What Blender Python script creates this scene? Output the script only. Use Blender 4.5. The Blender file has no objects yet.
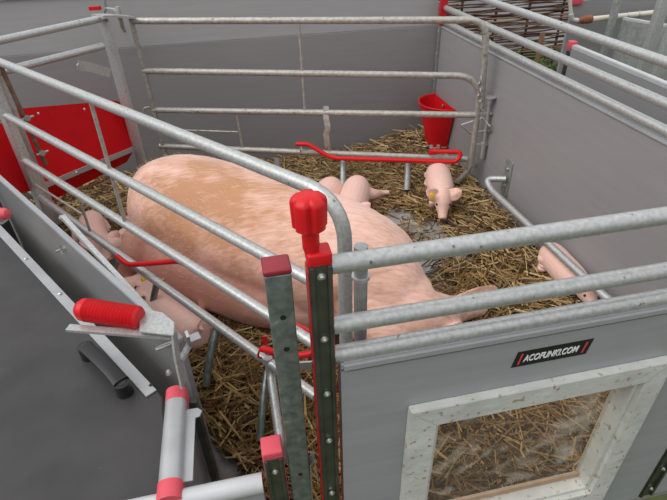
import bpy, bmesh, math, random
from mathutils import Vector, Matrix, noise
random.seed(7)
SC = bpy.context.scene
COL = SC.collection
PI = math.pi

# ------------------------------------------------------------------ camera
F, PITCH, CAMH, ROLL = 505.0, math.radians(35.0), 1.62, math.radians(1.7)
sp, cp, sr, cr = math.sin(PITCH), math.cos(PITCH), math.sin(ROLL), math.cos(ROLL)
def ray(px, py):
    a = px-333.5; b = py-250
    x = a*cr-b*sr; y = a*sr+b*cr
    return Vector((x, F*cp-y*sp, -(y*cp+F*sp)))
cam_data = bpy.data.cameras.new('camera'); cam = bpy.data.objects.new('camera', cam_data); COL.objects.link(cam)
o0 = ray(333.5, 250); rx = (ray(334.5, 250)-o0).normalized(); up = (ray(333.5, 249)-o0).normalized(); bk = -o0.normalized()
cam.matrix_world = Matrix(((rx.x, up.x, bk.x, 0), (rx.y, up.y, bk.y, 0), (rx.z, up.z, bk.z, CAMH), (0, 0, 0, 1)))
cam_data.sensor_width = 36; cam_data.lens = F/667*36; cam_data.clip_start = 0.02
SC.camera = cam
# ------------------------------------------------------------------ light
SC.view_settings.view_transform = 'Standard'; SC.view_settings.look = 'None'
SC.view_settings.gamma = 1; SC.view_settings.use_curve_mapping = False
SC.view_settings.exposure = 0.0
w = bpy.data.worlds.new('sky'); SC.world = w; w.use_nodes = True
wn = w.node_tree; bg = wn.nodes['Background']
tc = wn.nodes.new('ShaderNodeTexCoord'); sx = wn.nodes.new('ShaderNodeSeparateXYZ'); rmp = wn.nodes.new('ShaderNodeValToRGB')
wn.links.new(tc.outputs['Generated'], sx.inputs[0]); wn.links.new(sx.outputs['Z'], rmp.inputs[0]); wn.links.new(rmp.outputs[0], bg.inputs[0])
rmp.color_ramp.elements[0].position = 0.0; rmp.color_ramp.elements[0].color = (0.30, 0.30, 0.31, 1)
rmp.color_ramp.elements[1].position = 0.5; rmp.color_ramp.elements[1].color = (0.95, 0.97, 1.0, 1)
bg.inputs[1].default_value = 1.02
sun = bpy.data.lights.new('sun', 'SUN'); sun.energy = 1.8; sun.angle = math.radians(50); sun.color = (1, 0.97, 0.93)
so = bpy.data.objects.new('sun', sun); COL.objects.link(so); so.rotation_euler = (math.radians(12), math.radians(-38), 0)

# ------------------------------------------------------------------ placing helpers (points on real planes)
def dirn(az): a = math.radians(az); return Vector((math.sin(a), math.cos(a), 0))
def nrm(az): a = math.radians(az); return Vector((math.cos(a), -math.sin(a), 0))
def G(px, py, z=0.0):
    r = ray(px, py); t = (z-CAMH)/r.z; return Vector((r.x*t, r.y*t, z))
def PL(px, py, n, c):
    r = ray(px, py); t = c/(n.x*r.x+n.y*r.y); return Vector((r.x*t, r.y*t, CAMH+r.z*t))
nF, cF = dirn(-11), 0.664          # front wall plane
uF = dirn(79)
nR, cR = nrm(-11.5), 1.524         # right wall plane
vR = dirn(-11.5)
cB = 3.55                          # back wall plane (nF)
nC, cC = nrm(-48), 0.772           # left side of the sow crate
dC = dirn(-48)
nG = nrm(98.5); cG = -3.01         # right side of the sow crate
nE = nrm(35.5); cE = -2.806        # rear end of the crate
nK = nrm(-45)                      # creep boards
def Fp(px, py, off=0): return PL(px, py, nF, cF+off)
def Rp(px, py, off=0): return PL(px, py, nR, cR+off)
def Cp(px, py, off=0): return PL(px, py, nC, cC+off)
def Gp(px, py, off=0): return PL(px, py, nG, cG-off)     # off > 0 : away from the camera
def Ep(px, py, off=0): return PL(px, py, nE, cE+off)
def setz(v, z): return Vector((v.x, v.y, z))

# ------------------------------------------------------------------ materials
def mat(name, col, rough=0.5, metal=0.0, col2=None, scale=20, detail=4, lo=0.35, hi=0.65, bump=0.0, bscale=None, stretch=None, coat=0.0, speck=None, spec=0.5):
    m = bpy.data.materials.new(name); m.use_nodes = True
    nt = m.node_tree; b = nt.nodes['Principled BSDF']
    b.inputs['Roughness'].default_value = rough; b.inputs['Metallic'].default_value = metal
    b.inputs['Specular IOR Level'].default_value = spec
    if coat: b.inputs['Coat Weight'].default_value = coat; b.inputs['Coat Roughness'].default_value = 0.15
    c = tuple(col)+(1,)
    b.inputs['Base Color'].default_value = c
    t = nt.nodes.new('ShaderNodeTexCoord'); mp = nt.nodes.new('ShaderNodeMapping'); nt.links.new(t.outputs['Object'], mp.inputs[0])
    if stretch: mp.inputs['Scale'].default_value = stretch
    n = nt.nodes.new('ShaderNodeTexNoise'); n.inputs['Scale'].default_value = scale; n.inputs['Detail'].default_value = detail
    nt.links.new(mp.outputs[0], n.inputs['Vector'])
    out = None
    if col2:
        r = nt.nodes.new('ShaderNodeValToRGB'); r.color_ramp.elements[0].position = lo; r.color_ramp.elements[1].position = hi
        r.color_ramp.elements[0].color = c; r.color_ramp.elements[1].color = tuple(col2)+(1,)
        nt.links.new(n.outputs['Fac'], r.inputs[0]); out = r.outputs[0]
    if speck:   # (colour, scale, threshold) small worn marks
        n2 = nt.nodes.new('ShaderNodeTexNoise'); n2.inputs['Scale'].default_value = speck[1]; n2.inputs['Detail'].default_value = 5
        nt.links.new(mp.outputs[0], n2.inputs['Vector'])
        r2 = nt.nodes.new('ShaderNodeValToRGB'); r2.color_ramp.elements[0].position = speck[2]; r2.color_ramp.elements[1].position = speck[2]+0.03
        r2.color_ramp.elements[0].color = (0, 0, 0, 1); r2.color_ramp.elements[1].color = (1, 1, 1, 1)
        nt.links.new(n2.outputs['Fac'], r2.inputs[0])
        mx = nt.nodes.new('ShaderNodeMix'); mx.data_type = 'RGBA'
        nt.links.new(r2.outputs[0], mx.inputs[0])
        if out: nt.links.new(out, mx.inputs[6])
        else: mx.inputs[6].default_value = c
        mx.inputs[7].default_value = tuple(speck[0])+(1,); out = mx.outputs[2]
    if out: nt.links.new(out, b.inputs['Base Color'])
    if bump:
        n3 = nt.nodes.new('ShaderNodeTexNoise'); n3.inputs['Scale'].default_value = bscale or scale; n3.inputs['Detail'].default_value = 6
        nt.links.new(mp.outputs[0], n3.inputs['Vector'])
        bp = nt.nodes.new('ShaderNodeBump'); bp.inputs['Strength'].default_value = bump; bp.inputs['Distance'].default_value = 0.01
        nt.links.new(n3.outputs['Fac'], bp.inputs['Height']); nt.links.new(bp.outputs[0], b.inputs['Normal'])
    return m
GALV = mat('galvanised_tube', (0.40, 0.41, 0.40), 0.42, 0.55, (0.56, 0.57, 0.56), 110, 5, 0.3, 0.7, bump=0.04, bscale=60, speck=((0.20, 0.18, 0.15), 60, 0.69))
GALVD = mat('galvanised_dull', (0.30, 0.315, 0.305), 0.45, 0.5, (0.40, 0.42, 0.41), 35, 4, bump=0.1, speck=((0.52, 0.53, 0.51), 60, 0.68))
GALVO = mat('galvanised_old', (0.36, 0.34, 0.30), 0.5, 0.45, (0.50, 0.48, 0.44), 45, 5, bump=0.2, speck=((0.27, 0.22, 0.16), 30, 0.66))
POSTD = mat('post_dark_steel', (0.085, 0.095, 0.08), 0.28, 0.75, (0.14, 0.15, 0.125), 18, 4)
POSTS = mat('post_square_steel', (0.14, 0.165, 0.16), 0.35, 0.6, (0.25, 0.285, 0.275), 50, 6, speck=((0.38, 0.4, 0.38), 50, 0.68))
STEEL = mat('bright_steel', (0.62, 0.61, 0.58), 0.3, 0.9)
RED = mat('red_plastic', (0.60, 0.010, 0.014), 0.36, 0, (0.67, 0.014, 0.02), 14, spec=0.3)
REDP = mat('red_paint', (0.50, 0.015, 0.022), 0.4, 0, (0.56, 0.02, 0.03), 18, spec=0.3)
REDD = mat('dark_red_cap', (0.27, 0.018, 0.03), 0.45)
REDT = mat('red_trough_plastic', (0.52, 0.003, 0.006), 0.55, 0, (0.57, 0.004, 0.008), 8, spec=0.15, speck=((0.7, 0.2, 0.15), 60, 0.73))
PINK = mat('pink_plastic', (0.62, 0.065, 0.095), 0.5, 0, (0.67, 0.09, 0.12), 8)
PVC = mat('grey_pvc_board', (0.272, 0.266, 0.272), 0.38, 0, (0.288, 0.282, 0.288), 3, 6, stretch=(1, 1, 14), bump=0.03, bscale=8, speck=((0.2, 0.16, 0.12), 9, 0.74))
PVCU = mat('upper_grey_pvc_board', (0.315, 0.312, 0.312), 0.38, 0, (0.335, 0.332, 0.332), 3, 6, stretch=(1, 1, 14))
PVCF = mat('front_grey_board', (0.285, 0.30, 0.31), 0.35, 0, (0.315, 0.33, 0.34), 3, 5, stretch=(1, 1, 12))
LIDM = mat('charcoal_lid', (0.034, 0.032, 0.033), 0.42, 0, (0.052, 0.049, 0.05), 5, 8, bump=0.15, bscale=12, spec=0.4, speck=((0.16, 0.155, 0.15), 70, 0.74))
ALU = mat('brushed_aluminium', (0.40, 0.405, 0.41), 0.4, 0.4, (0.46, 0.465, 0.47), 12)
TRIM = mat('white_profile', (0.50, 0.51, 0.52), 0.35, 0.15, (0.56, 0.57, 0.58), 8)
EDGE = mat('pale_grey_profile', (0.33, 0.335, 0.345), 0.4, 0.1, (0.37, 0.375, 0.385), 8)
BLACK = mat('black_plastic', (0.012, 0.012, 0.013), 0.45)
RUST = mat('rusty_pipe', (0.13, 0.07, 0.045), 0.6, 0.3, (0.22, 0.14, 0.1), 40)
WHITEW = mat('worn_white_paint', (0.48, 0.49, 0.455), 0.6, 0, (0.60, 0.61, 0.57), 10, 6, bump=0.3, bscale=40, stretch=(1, 1, 1), speck=((0.36, 0.29, 0.22), 60, 0.625))
WTXT = mat('white_print', (0.8, 0.8, 0.8), 0.5)
RTXT = mat('red_print', (0.65, 0.06, 0.06), 0.5)
LBL = mat('black_label', (0.008, 0.008, 0.009), 0.4)
WOOD = mat('raw_wood', (0.28, 0.15, 0.07), 0.8, 0, (0.36, 0.21, 0.11), 20)
TWIG = mat('brown_willow', (0.075, 0.035, 0.022), 0.7, 0, (0.16, 0.085, 0.055), 6)
LEAF = mat('green_leaf', (0.06, 0.14, 0.02), 0.6, 0, (0.12, 0.22, 0.04), 10)
CREAM = mat('cream_plastic', (0.66, 0.62, 0.52), 0.4)
FLOORM = mat('concrete_floor', (0.16, 0.135, 0.11), 0.7, 0, (0.30, 0.29, 0.27), 7, 8, 0.4, 0.6, bump=0.3, bscale=30)
SLAB = mat('grey_floor_slab', (0.27, 0.265, 0.255), 0.7, 0, (0.36, 0.355, 0.34), 14, 8, 0.35, 0.65, bump=0.2, bscale=30, speck=((0.1, 0.06, 0.04), 12, 0.6))
GROUND = mat('muddy_ground', (0.07, 0.055, 0.035), 0.9, 0, (0.10, 0.13, 0.04), 5, 8, bump=0.5)
TAGM = mat('yellow_tag', (0.75, 0.52, 0.02), 0.45)

def skin_mat(name, base, patch, deep, fine=1.0):
    m = bpy.data.materials.new(name); m.use_nodes = True; nt = m.node_tree; b = nt.nodes['Principled BSDF']
    b.inputs['Roughness'].default_value = 0.6
    b.inputs['Subsurface Weight'].default_value = 0.08; b.inputs['Subsurface Radius'].default_value = (0.02, 0.008, 0.005); b.inputs['Subsurface Scale'].default_value = 0.5
    b.inputs['Sheen Weight'].default_value = 0.25; b.inputs['Sheen Roughness'].default_value = 0.5
    tc = nt.nodes.new('ShaderNodeTexCoord')
    n = nt.nodes.new('ShaderNodeTexNoise'); n.inputs['Scale'].default_value = 2.2*fine; n.inputs['Detail'].default_value = 3
    nt.links.new(tc.outputs['Object'], n.inputs['Vector'])
    at = nt.nodes.new('ShaderNodeAttribute'); at.attribute_name = 'coat'
    # fine hair strands: noise stretched along the body
    mp = nt.nodes.new('ShaderNodeMapping'); mp.inputs['Rotation'].default_value = (0, 0, math.radians(-20)); mp.inputs['Scale'].default_value = (14, 70, 50)
    nt.links.new(tc.outputs['Object'], mp.inputs[0])
    h = nt.nodes.new('ShaderNodeTexNoise'); h.inputs['Scale'].default_value = 1.0*fine; h.inputs['Detail'].default_value = 6; h.inputs['Distortion'].default_value = 0.6
    nt.links.new(mp.outputs[0], h.inputs['Vector'])
    r1 = nt.nodes.new('ShaderNodeMath'); r1.operation = 'MULTIPLY_ADD'   # coat + strands
    nt.links.new(h.outputs['Fac'], r1.inputs[0]); r1.inputs[1].default_value = 1.1; r1.inputs[2].default_value = -0.55
    ad = nt.nodes.new('ShaderNodeMath'); ad.operation = 'ADD'; nt.links.new(r1.outputs[0], ad.inputs[0]); nt.links.new(at.outputs['Fac'], ad.inputs[1])
    ad2 = nt.nodes.new('ShaderNodeMath'); ad2.operation = 'MULTIPLY_ADD'; nt.links.new(n.outputs['Fac'], ad2.inputs[0]); ad2.inputs[1].default_value = 0.8; nt.links.new(ad.outputs[0], ad2.inputs[2])
    cr_ = nt.nodes.new('ShaderNodeValToRGB'); e = cr_.color_ramp.elements
    e[0].position = 0.3; e[0].color = tuple(base)+(1,); e[1].position = 1.25 if False else 1.0; e[1].color = tuple(patch)+(1,)
    nt.links.new(ad2.outputs[0], cr_.inputs[0])
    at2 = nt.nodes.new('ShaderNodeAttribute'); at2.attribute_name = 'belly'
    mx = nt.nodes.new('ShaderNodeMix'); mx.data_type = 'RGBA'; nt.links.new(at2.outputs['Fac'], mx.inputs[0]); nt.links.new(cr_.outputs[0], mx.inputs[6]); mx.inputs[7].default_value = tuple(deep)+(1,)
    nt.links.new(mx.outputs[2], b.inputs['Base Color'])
    bp = nt.nodes.new('ShaderNodeBump'); bp.inputs['Strength'].default_value = 0.35; bp.inputs['Distance'].default_value = 0.004
    nt.links.new(h.outputs['Fac'], bp.inputs['Height']); nt.links.new(bp.outputs[0], b.inputs['Normal'])
    return m
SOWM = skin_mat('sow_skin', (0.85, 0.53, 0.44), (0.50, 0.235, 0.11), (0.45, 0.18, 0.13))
PIGM = skin_mat('piglet_skin', (0.82, 0.55, 0.47), (0.74, 0.46, 0.36), (0.74, 0.34, 0.31), 2.0)

def straw_mat(name, cols):
    m = bpy.data.materials.new(name); m.use_nodes = True; nt = m.node_tree; b = nt.nodes['Principled BSDF']
    b.inputs['Roughness'].default_value = 0.5
    gi = nt.nodes.new('ShaderNodeNewGeometry'); r = nt.nodes.new('ShaderNodeValToRGB')
    r.color_ramp.elements.remove(r.color_ramp.elements[0])
    r.color_ramp.elements[0].position = 0; r.color_ramp.elements[0].color = cols[0]+(1,)
    for i, c in enumerate(cols[1:]):
        e = r.color_ramp.elements.new((i+1)/(len(cols)-1)); e.color = c+(1,)
    nt.links.new(gi.outputs['Random Per Island'], r.inputs[0]); nt.links.new(r.outputs[0], b.inputs['Base Color'])
    return m
STRAW = straw_mat('straw', [(0.045, 0.022, 0.009), (0.11, 0.058, 0.02), (0.22, 0.125, 0.045), (0.36, 0.225, 0.085), (0.58, 0.42, 0.19), (0.17, 0.09, 0.03)])
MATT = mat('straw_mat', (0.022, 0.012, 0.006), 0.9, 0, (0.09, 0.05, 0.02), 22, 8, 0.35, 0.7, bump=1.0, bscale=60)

# ------------------------------------------------------------------ mesh helpers
def link(name, bm, m, parent=None, label=None, smooth=False, origin=None, mats=None):
    bmesh.ops.recalc_face_normals(bm, faces=bm.faces)
    me = bpy.data.meshes.new(name); bm.to_mesh(me); bm.free()
    o = bpy.data.objects.new(name, me); COL.objects.link(o)
    for x in (mats or [m]): me.materials.append(x)
    if smooth:
        for p in me.polygons: p.use_smooth = True
    else:
        for p in me.polygons: p.use_smooth = True
        try: me.set_sharp_from_angle(angle=math.radians(35))
        except Exception: pass
    if parent is not None:
        o.parent = parent
        off = -parent.location if origin is None else -parent.location
        me.transform(Matrix.Translation(off))
    else:
        bb = [Vector(v.co) for v in me.vertices]
        if origin is None:
            mn = Vector([min(v[i] for v in bb) for i in range(3)]); mx = Vector([max(v[i] for v in bb) for i in range(3)])
            origin = Vector(((mn.x+mx.x)/2, (mn.y+mx.y)/2, mn.z))
        me.transform(Matrix.Translation(-origin)); o.location = origin
    if label: o['label'] = label
    return o
def sub(name, bm, m, parent, root, label=None):
    """a sub-part: child of a part whose own location is zero under root"""
    o = link(name, bm, m, None, label, origin=Vector((0, 0, 0)))
    o.data.transform(Matrix.Translation(-root.location)); o.parent = parent
    return o
def thing(name, label, cat, loc, group=None):
    o = bpy.data.objects.new(name, None); COL.objects.link(o); o.location = loc; o.empty_display_size = 0.1
    o['label'] = label; o['category'] = cat
    if group: o['group'] = group
    return o
def tag(o, label, cat, group=None, kind=None):
    if label: o['label'] = label
    if cat: o['category'] = cat
    if group: o['group'] = group
    if kind: o['kind'] = kind
    return o
def rnd(pts, rad):
    """round the corners of a polyline; rad: number or list"""
    out = [pts[0]]
    for i in range(1, len(pts)-1):
        a, b, c = pts[i-1], pts[i], pts[i+1]
        r = rad if isinstance(rad, (int, float)) else rad[i]
        if r <= 0: out.append(b); continue
        d1 = (a-b); d2 = (c-b); l = min(r, d1.length*0.49, d2.length*0.49)
        p = b+d1.normalized()*l; q = b+d2.normalized()*l
        for k in range(9):
            t = k/8; out.append(p*(1-t)**2+b*2*t*(1-t)+q*t*t)
    out.append(pts[-1]); return out
def tube(bm, pts, r, seg=14, rr=None, cap=True, sq=None):
    """sq=(w,h) for a flat bar"""
    pts = [Vector(p) for p in pts]
    t0 = (pts[1]-pts[0]).normalized(); up = Vector((0, 0, 1))
    if abs(t0.dot(up)) > 0.95: up = Vector((0, 1, 0))
    u = t0.cross(up).normalized(); prev = t0; rings = []
    for i, p in enumerate(pts):
        if i == 0: t = t0
        elif i == len(pts)-1: t = (pts[i]-pts[i-1]).normalized()
        else: t = ((pts[i]-pts[i-1]).normalized()+(pts[i+1]-pts[i]).normalized()).normalized()
        ax = prev.cross(t)
        if ax.length > 1e-6: u = Matrix.Rotation(prev.angle(t), 3, ax.normalized()) @ u
        prev = t; v = t.cross(u).normalized(); u = v.cross(t).normalized()
        ri = rr[i] if rr else r
        if sq: ring = [bm.verts.new(p+u*a*sq[0]/2+v*b*sq[1]/2) for a, b in ((-1, -1), (1, -1), (1, 1), (-1, 1))]
        else: ring = [bm.verts.new(p+(u*math.cos(2*PI*k/seg)+v*math.sin(2*PI*k/seg))*ri) for k in range(seg)]
        rings.append(ring)
    for a, b in zip(rings, rings[1:]):
        n = len(a)
        for k in range(n): bm.faces.new((a[k], a[(k+1) % n], b[(k+1) % n], b[k]))
    if cap: bm.faces.new(rings[0]); bm.faces.new(rings[-1])
def box(bm, o, ax, ay, az, bev=0.0):
    """box from corner/centre o with full-axis vectors, centred"""
    vs = []
    for i in (-.5, .5):
        for j in (-.5, .5):
            for k in (-.5, .5): vs.append(bm.verts.new(o+ax*i+ay*j+az*k))
    fs = [(0, 1, 3, 2), (4, 6, 7, 5), (0, 4, 5, 1), (2, 3, 7, 6), (0, 2, 6, 4), (1, 5, 7, 3)]
    ff = [bm.faces.new([vs[i] for i in f]) for f in fs]
    if bev:
        es = set(e for f in ff for e in f.edges)
        bmesh.ops.bevel(bm, geom=list(es), offset=bev, segments=3, affect='EDGES', profile=0.5)
def slab(bm, pts, n, th, bev=0.0):
    """polygon extruded along n by th"""
    a = [bm.verts.new(p) for p in pts]; b = [bm.verts.new(p+n*th) for p in pts]
    ff = [bm.faces.new(a), bm.faces.new(b[::-1])]
    k = len(pts)
    for i in range(k): ff.append(bm.faces.new((a[i], b[i], b[(i+1) % k], a[(i+1) % k])))
    if bev:
        es = set(e for f in ff for e in f.edges)
        bmesh.ops.bevel(bm, geom=list(es), offset=bev, segments=2, affect='EDGES')
def disc(bm, c, n, r, th, seg=16, dome=0):
    tube(bm, [c, c+n*th] + ([c+n*(th+dome)] if dome else []), r, seg, rr=[r, r]+([r*0.45] if dome else []))
Z = Vector((0, 0, 1))
BM = bmesh.new

# ------------------------------------------------------------------ ground and floor
XR = lambda y: (cR - nR.y*y)/nR.x
bm = BM(); box(bm, Vector((1.0, 3.0, -0.05)), Vector((14, 0, 0)), Vector((0, 14, 0)), Z*0.06); o = link('ground', bm, GROUND); o['kind'] = 'structure'
def meet(n1, c1, n2, c2):
    d = n1.x*n2.y-n1.y*n2.x; return Vector(((c1*n2.y-c2*n1.y)/d, (n1.x*c2-n2.x*c1)/d, 0))
cBR = meet(nF, cB, nR, cR); cFR = meet(nF, cF, nR, cR)
bl = cBR-uF*4.0; fl = cFR-uF*3.4
bm = BM(); slab(bm, [cFR+Z*-0.02, cBR+Z*-0.02, bl+Z*-0.02, fl+Z*-0.02], Z, 0.02); o = link('floor', bm, FLOORM); o['kind'] = 'structure'
bm = BM(); slab(bm, [G(395, 285, .0), G(375, 225, .0), G(395, 205, .0), G(470, 225, .0), G(448, 268, .0)], Z, 0.012); 
tag(link('floor_slab', bm, SLAB), 'bare grey floor slab showing between the straw behind the sow\'s shoulder', 'slab')

# ------------------------------------------------------------------ back wall
zs = 0.862
bm = BM()
c = cBR+nF*0.02
slab(bm, [c-uF*4.6, c+uF*0.02, c+uF*0.02+Z*zs, c-uF*4.6+Z*zs], nF, 0.035, 0.003)
wb = link('wall_back', bm, PVC); wb['kind'] = 'structure'
bm = BM(); tl = nF*0.09
slab(bm, [c-uF*4.6+Z*zs+nF*.012, c-uF*0.0+Z*zs+nF*.012, c+Z*1.17+nF*.06, c-uF*4.6+Z*1.17+nF*.06], nF, 0.03, 0.003)
wu = link('wall_back_upper', bm, PVCU); wu['kind'] = 'structure'
bm = BM(); tube(bm, [c-uF*4.6+Z*1.176+nF*.07, c+Z*1.176+nF*.07], 0, sq=(0.05, 0.02)); o = link('trim_1', bm, TRIM); o['kind'] = 'structure'

# ------------------------------------------------------------------ right pen wall
def pen_rails(p0, p1, zlist, r=0.019):
    res = []
    for z in zlist:
        b = BM(); tube(b, [setz(p0, z), setz(p1, z)], r, 18); res.append(b)
    return res
pr = thing('pen_wall', 'long grey board pen wall with steel pipe rails, running along the right side', 'pen wall', cBR.copy())
a0 = cBR; a1 = cFR
bm = BM(); slab(bm, [a0, a1, a1+Z*0.852, a0+Z*0.852], nR, 0.035, 0.002); link('board', bm, PVC, pr)
bm = BM(); slab(bm, [a0+Z*.853-nR*.004, a1+Z*.853-nR*.004, a1+Z*0.866-nR*.004, a0+Z*0.866-nR*.004], nR, 0.043, 0.004); link('top_profile', bm, EDGE, pr)
for z, off in ((0.892, 0.018), (0.979, 0.018), (1.108, 0.018)):
    bm = BM(); tube(bm, [setz(a0+nR*off+(Vector((0,0,0)) if z < 1.1 else -vR*0.0), z), setz(a1+nR*off, z)], 0.019, 18); link('pipe_rail', bm, GALV, pr)
# corner upright with red cap strip and bolts
bm = BM(); slab(bm, [a0-nR*.014-vR*.0, a0-nR*.014-vR*.03, a0-nR*.014-vR*.03+Z*.9, a0-nR*.014+Z*.9], nR, 0.012, 0.001); up_ = link('corner_upright', bm, GALVD, pr)
for z in (.12, .32, .5, .68, .83):
    bm = BM(); disc(bm, a0-nR*.013-vR*.015+Z*z, -nR, .006, .004, 10, .003); link('bolt', bm, STEEL, pr)
bm = BM(); slab(bm, [a0-nR*.02-vR*.005+Z*.87, a0+nR*.03-vR*.005+Z*.87, a0+nR*.03-vR*.005+Z*1.16, a0-nR*.02-vR*.005+Z*1.16], -vR, 0.03, 0.004); link('red_end_piece', bm, REDP, pr, 'red plastic end piece')

# ------------------------------------------------------------------ front wall with the window
pf = thing('front_wall', 'grey front pen wall with three steel pipe rails and a white wooden window', 'pen wall', setz(cF*nF, 0)+uF*0.4)
f0 = cF*nF + uF*0.16  # close to the green post
g0 = Fp(341, 372); u0 = g0.dot(uF); u1 = Fp(655, 470).dot(uF)-0.005
def FP(u, z, off=0): return nF*(cF+off)+uF*u+Z*z
zt = 0.848
# board with a window hole : four strips
wTL, wTR, wBR, wBL = Fp(437, 426, -.022), Fp(639, 384, -.022), Fp(597, 492, -.022), Fp(430, 492, -.022)
wu0 = wTL.dot(uF); wu1 = (wTR.dot(uF)+wBR.dot(uF))/2; wz1 = (wTL.z+wTR.z)/2; wz0 = wBR.z
print('window', wu0, wTR.dot(uF), wBR.dot(uF), wTL.z, wTR.z, wBR.z)
U1 = u1+0.36
bm = BM()
def strip(ua, ub, za, zb):
    slab(bm, [FP(ua, za), FP(ub, za), FP(ub, zb), FP(ua, zb)], nF, 0.03)
strip(u0, wu0, 0.0, zt); strip(wu1, u1, 0.0, zt); strip(wu0, wu1, 0.0, wz0); strip(wu0, wu1, wz1, zt)
bmesh.ops.remove_doubles(bm, verts=bm.verts, dist=0.0005)
link('board', bm, PVCF, pf)
bm = BM(); slab(bm, [FP(u0, zt+.004, -.006), FP(U1, zt+.004, -.006), FP(U1, zt+.028, -.006), FP(u0, zt+.028, -.006)], nF, 0.042, 0.006); link('top_profile', bm, EDGE, pf)
for z in (0.885, 0.962, 1.104):
    bm = BM(); tube(bm, [FP(u0-.01, z, .018), FP(U1, z, .018)], 0.0175, 20); link('pipe_rail', bm, GALV, pf)
# window: wooden frame standing proud of the board, deep jamb, perspex behind
ou0 = Fp(408, 405).dot(uF); oz1 = Fp(408, 405).z-.002; ou1 = Fp(667, 371, -.022).dot(uF)*.5+Fp(608, 496, -.022).dot(uF)*.5; oz0 = wz0-(oz1-wz1)
print('outer', ou0, ou1, oz1, oz0)
bm = BM(); D0 = -0.022
O = [(ou0, oz0), (ou1, oz0), (ou1, oz1), (ou0, oz1)]; I = [(wu0, wz0), (wu1, wz0), (wu1, wz1), (wu0, wz1)]
for k in range(4):
    k2 = (k+1) % 4
    a, b_, c_, d_ = O[k], O[k2], I[k2], I[k]
    g = 0.0008
    slab(bm, [FP(*a, D0), FP(*b_, D0), FP(c_[0], c_[1], D0), FP(d_[0], d_[1], D0)], nF, 0.022, 0.0015)
wf = link('window_frame', bm, WHITEW, pf, 'worn white painted wooden window frame')
bm = BM(); J = .012
for k in range(4):
    k2 = (k+1) % 4
    def inn(p, q=J): return (p[0]+(q if p[0] == wu0 else -q), p[1]+(q if p[1] == wz0 else -q))
    a, b_ = I[k], I[k2]; c_, d_ = inn(b_), inn(a)
    slab(bm, [FP(*a, -.008), FP(*b_, -.008), FP(*c_, -.008), FP(*d_, -.008)], nF, 0.055, 0.001)
sub('window_jamb', bm, WHITEW, wf, pf)
bm = BM(); box(bm, FP((wu0+wu1)/2, wz0+.022, .030), uF*(wu1-wu0-.025), nF*.006, Z*.022); sub('sill_strip', bm, mat('stained_wood', (.34, .22, .14), .7, 0, (.42, .30, .2), 20), wf, pf, 'brown stained strip')
bm = BM()
box(bm, FP((wu0+wu1)/2, (wz0+wz1)/2, .036), uF*(wu1-wu0-.02), nF*.004, Z*(wz1-wz0-.02))
GL = bpy.data.materials.new('scratched_perspex'); GL.use_nodes = True; nt = GL.node_tree; b = nt.nodes['Principled BSDF']
b.inputs['Base Color'].default_value = (0.9, 0.84, 0.76, 1); b.inputs['Roughness'].default_value = 0.06; b.inputs['IOR'].default_value = 1.3
n = nt.nodes.new('ShaderNodeTexNoise'); n.inputs['Scale'].default_value = 9; n.inputs['Detail'].default_value = 8; n.inputs['Distortion'].default_value = 1.2
r = nt.nodes.new('ShaderNodeValToRGB'); r.color_ramp.elements[0].position = .5; r.color_ramp.elements[1].position = .75
r.color_ramp.elements[0].color = (.05, .05, .05, 1); r.color_ramp.elements[1].color = (.42, .42, .42, 1)
tcn = nt.nodes.new('ShaderNodeTexCoord'); nt.links.new(tcn.outputs['Object'], n.inputs[0]); nt.links.new(n.outputs['Fac'], r.inputs[0])
tr = nt.nodes.new('ShaderNodeBsdfTransparent'); mixs = nt.nodes.new('ShaderNodeMixShader'); tr.inputs[0].default_value = (.88, .84, .78, 1)
outn = nt.nodes['Material Output']; nt.links.new(r.outputs[0], mixs.inputs[0]); nt.links.new(tr.outputs[0], mixs.inputs[1]); nt.links.new(b.outputs[0], mixs.inputs[2]); nt.links.new(mixs.outputs[0], outn.inputs[0])
sub('window_pane', bm, GL, wf, pf, 'scratched clear plastic window pane')
# name plate
def text_mesh(s, size, bold=0.0, shear=0.0, ext=0.0006):
    cu = bpy.data.curves.new('t', 'FONT'); cu.body = s; cu.size = size; cu.offset = bold; cu.shear = shear; cu.extrude = ext; cu.align_x = 'LEFT'
    ob = bpy.data.objects.new('t', cu); COL.objects.link(ob)
    me = bpy.data.meshes.new_from_object(ob.evaluated_get(bpy.context.evaluated_depsgraph_get()))
    bpy.data.objects.remove(ob); bpy.data.curves.remove(cu)
    return me
def place_text(me, name, o, ex, ey, en, w, h, parent, root, m):
    xs = [v.co.x for v in me.vertices]; ys = [v.co.y for v in me.vertices]
    x0, x1, y0, y1 = min(xs), max(xs), min(ys), max(ys)
    for v in me.vertices:
        v.co = o+ex*((v.co.x-x0)/(x1-x0)*w)+ey*((v.co.y-y0)/(y1-y0)*h)+en*(v.co.z) - root.location
    ob = bpy.data.objects.new(name, me); COL.objects.link(ob); me.materials.clear(); me.materials.append(m); ob.parent = parent
    return ob
q = [Fp(511, 367), Fp(585, 354), Fp(589, 339), Fp(514.5, 353)]
pz0 = (q[0].z+q[1].z)/2; pz1 = (q[2].z+q[3].z)/2; pu0 = q[0].dot(uF); pu1 = q[1].dot(uF); sk = 0.008
bm = BM(); slab(bm, [FP(pu0, pz0), FP(pu1, pz0), FP(pu1+sk, pz1), FP(pu0+sk, pz1)], -nF, 0.0012)
npl = link('name_plate', bm, LBL, pf, 'black name plate with white lettering')
hh = pz1-pz0
for uu in (pu0+.012, pu1-.014):
    bm = BM(); slab(bm, [FP(uu, pz0+hh*.15, -.0012), FP(uu+.004, pz0+hh*.15, -.0012), FP(uu+.004+sk*.7, pz1-hh*.15, -.0012), FP(uu+sk*.7, pz1-hh*.15, -.0012)], -nF, 0.0006)
    sub('stripe', bm, RTXT, npl, pf)
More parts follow.
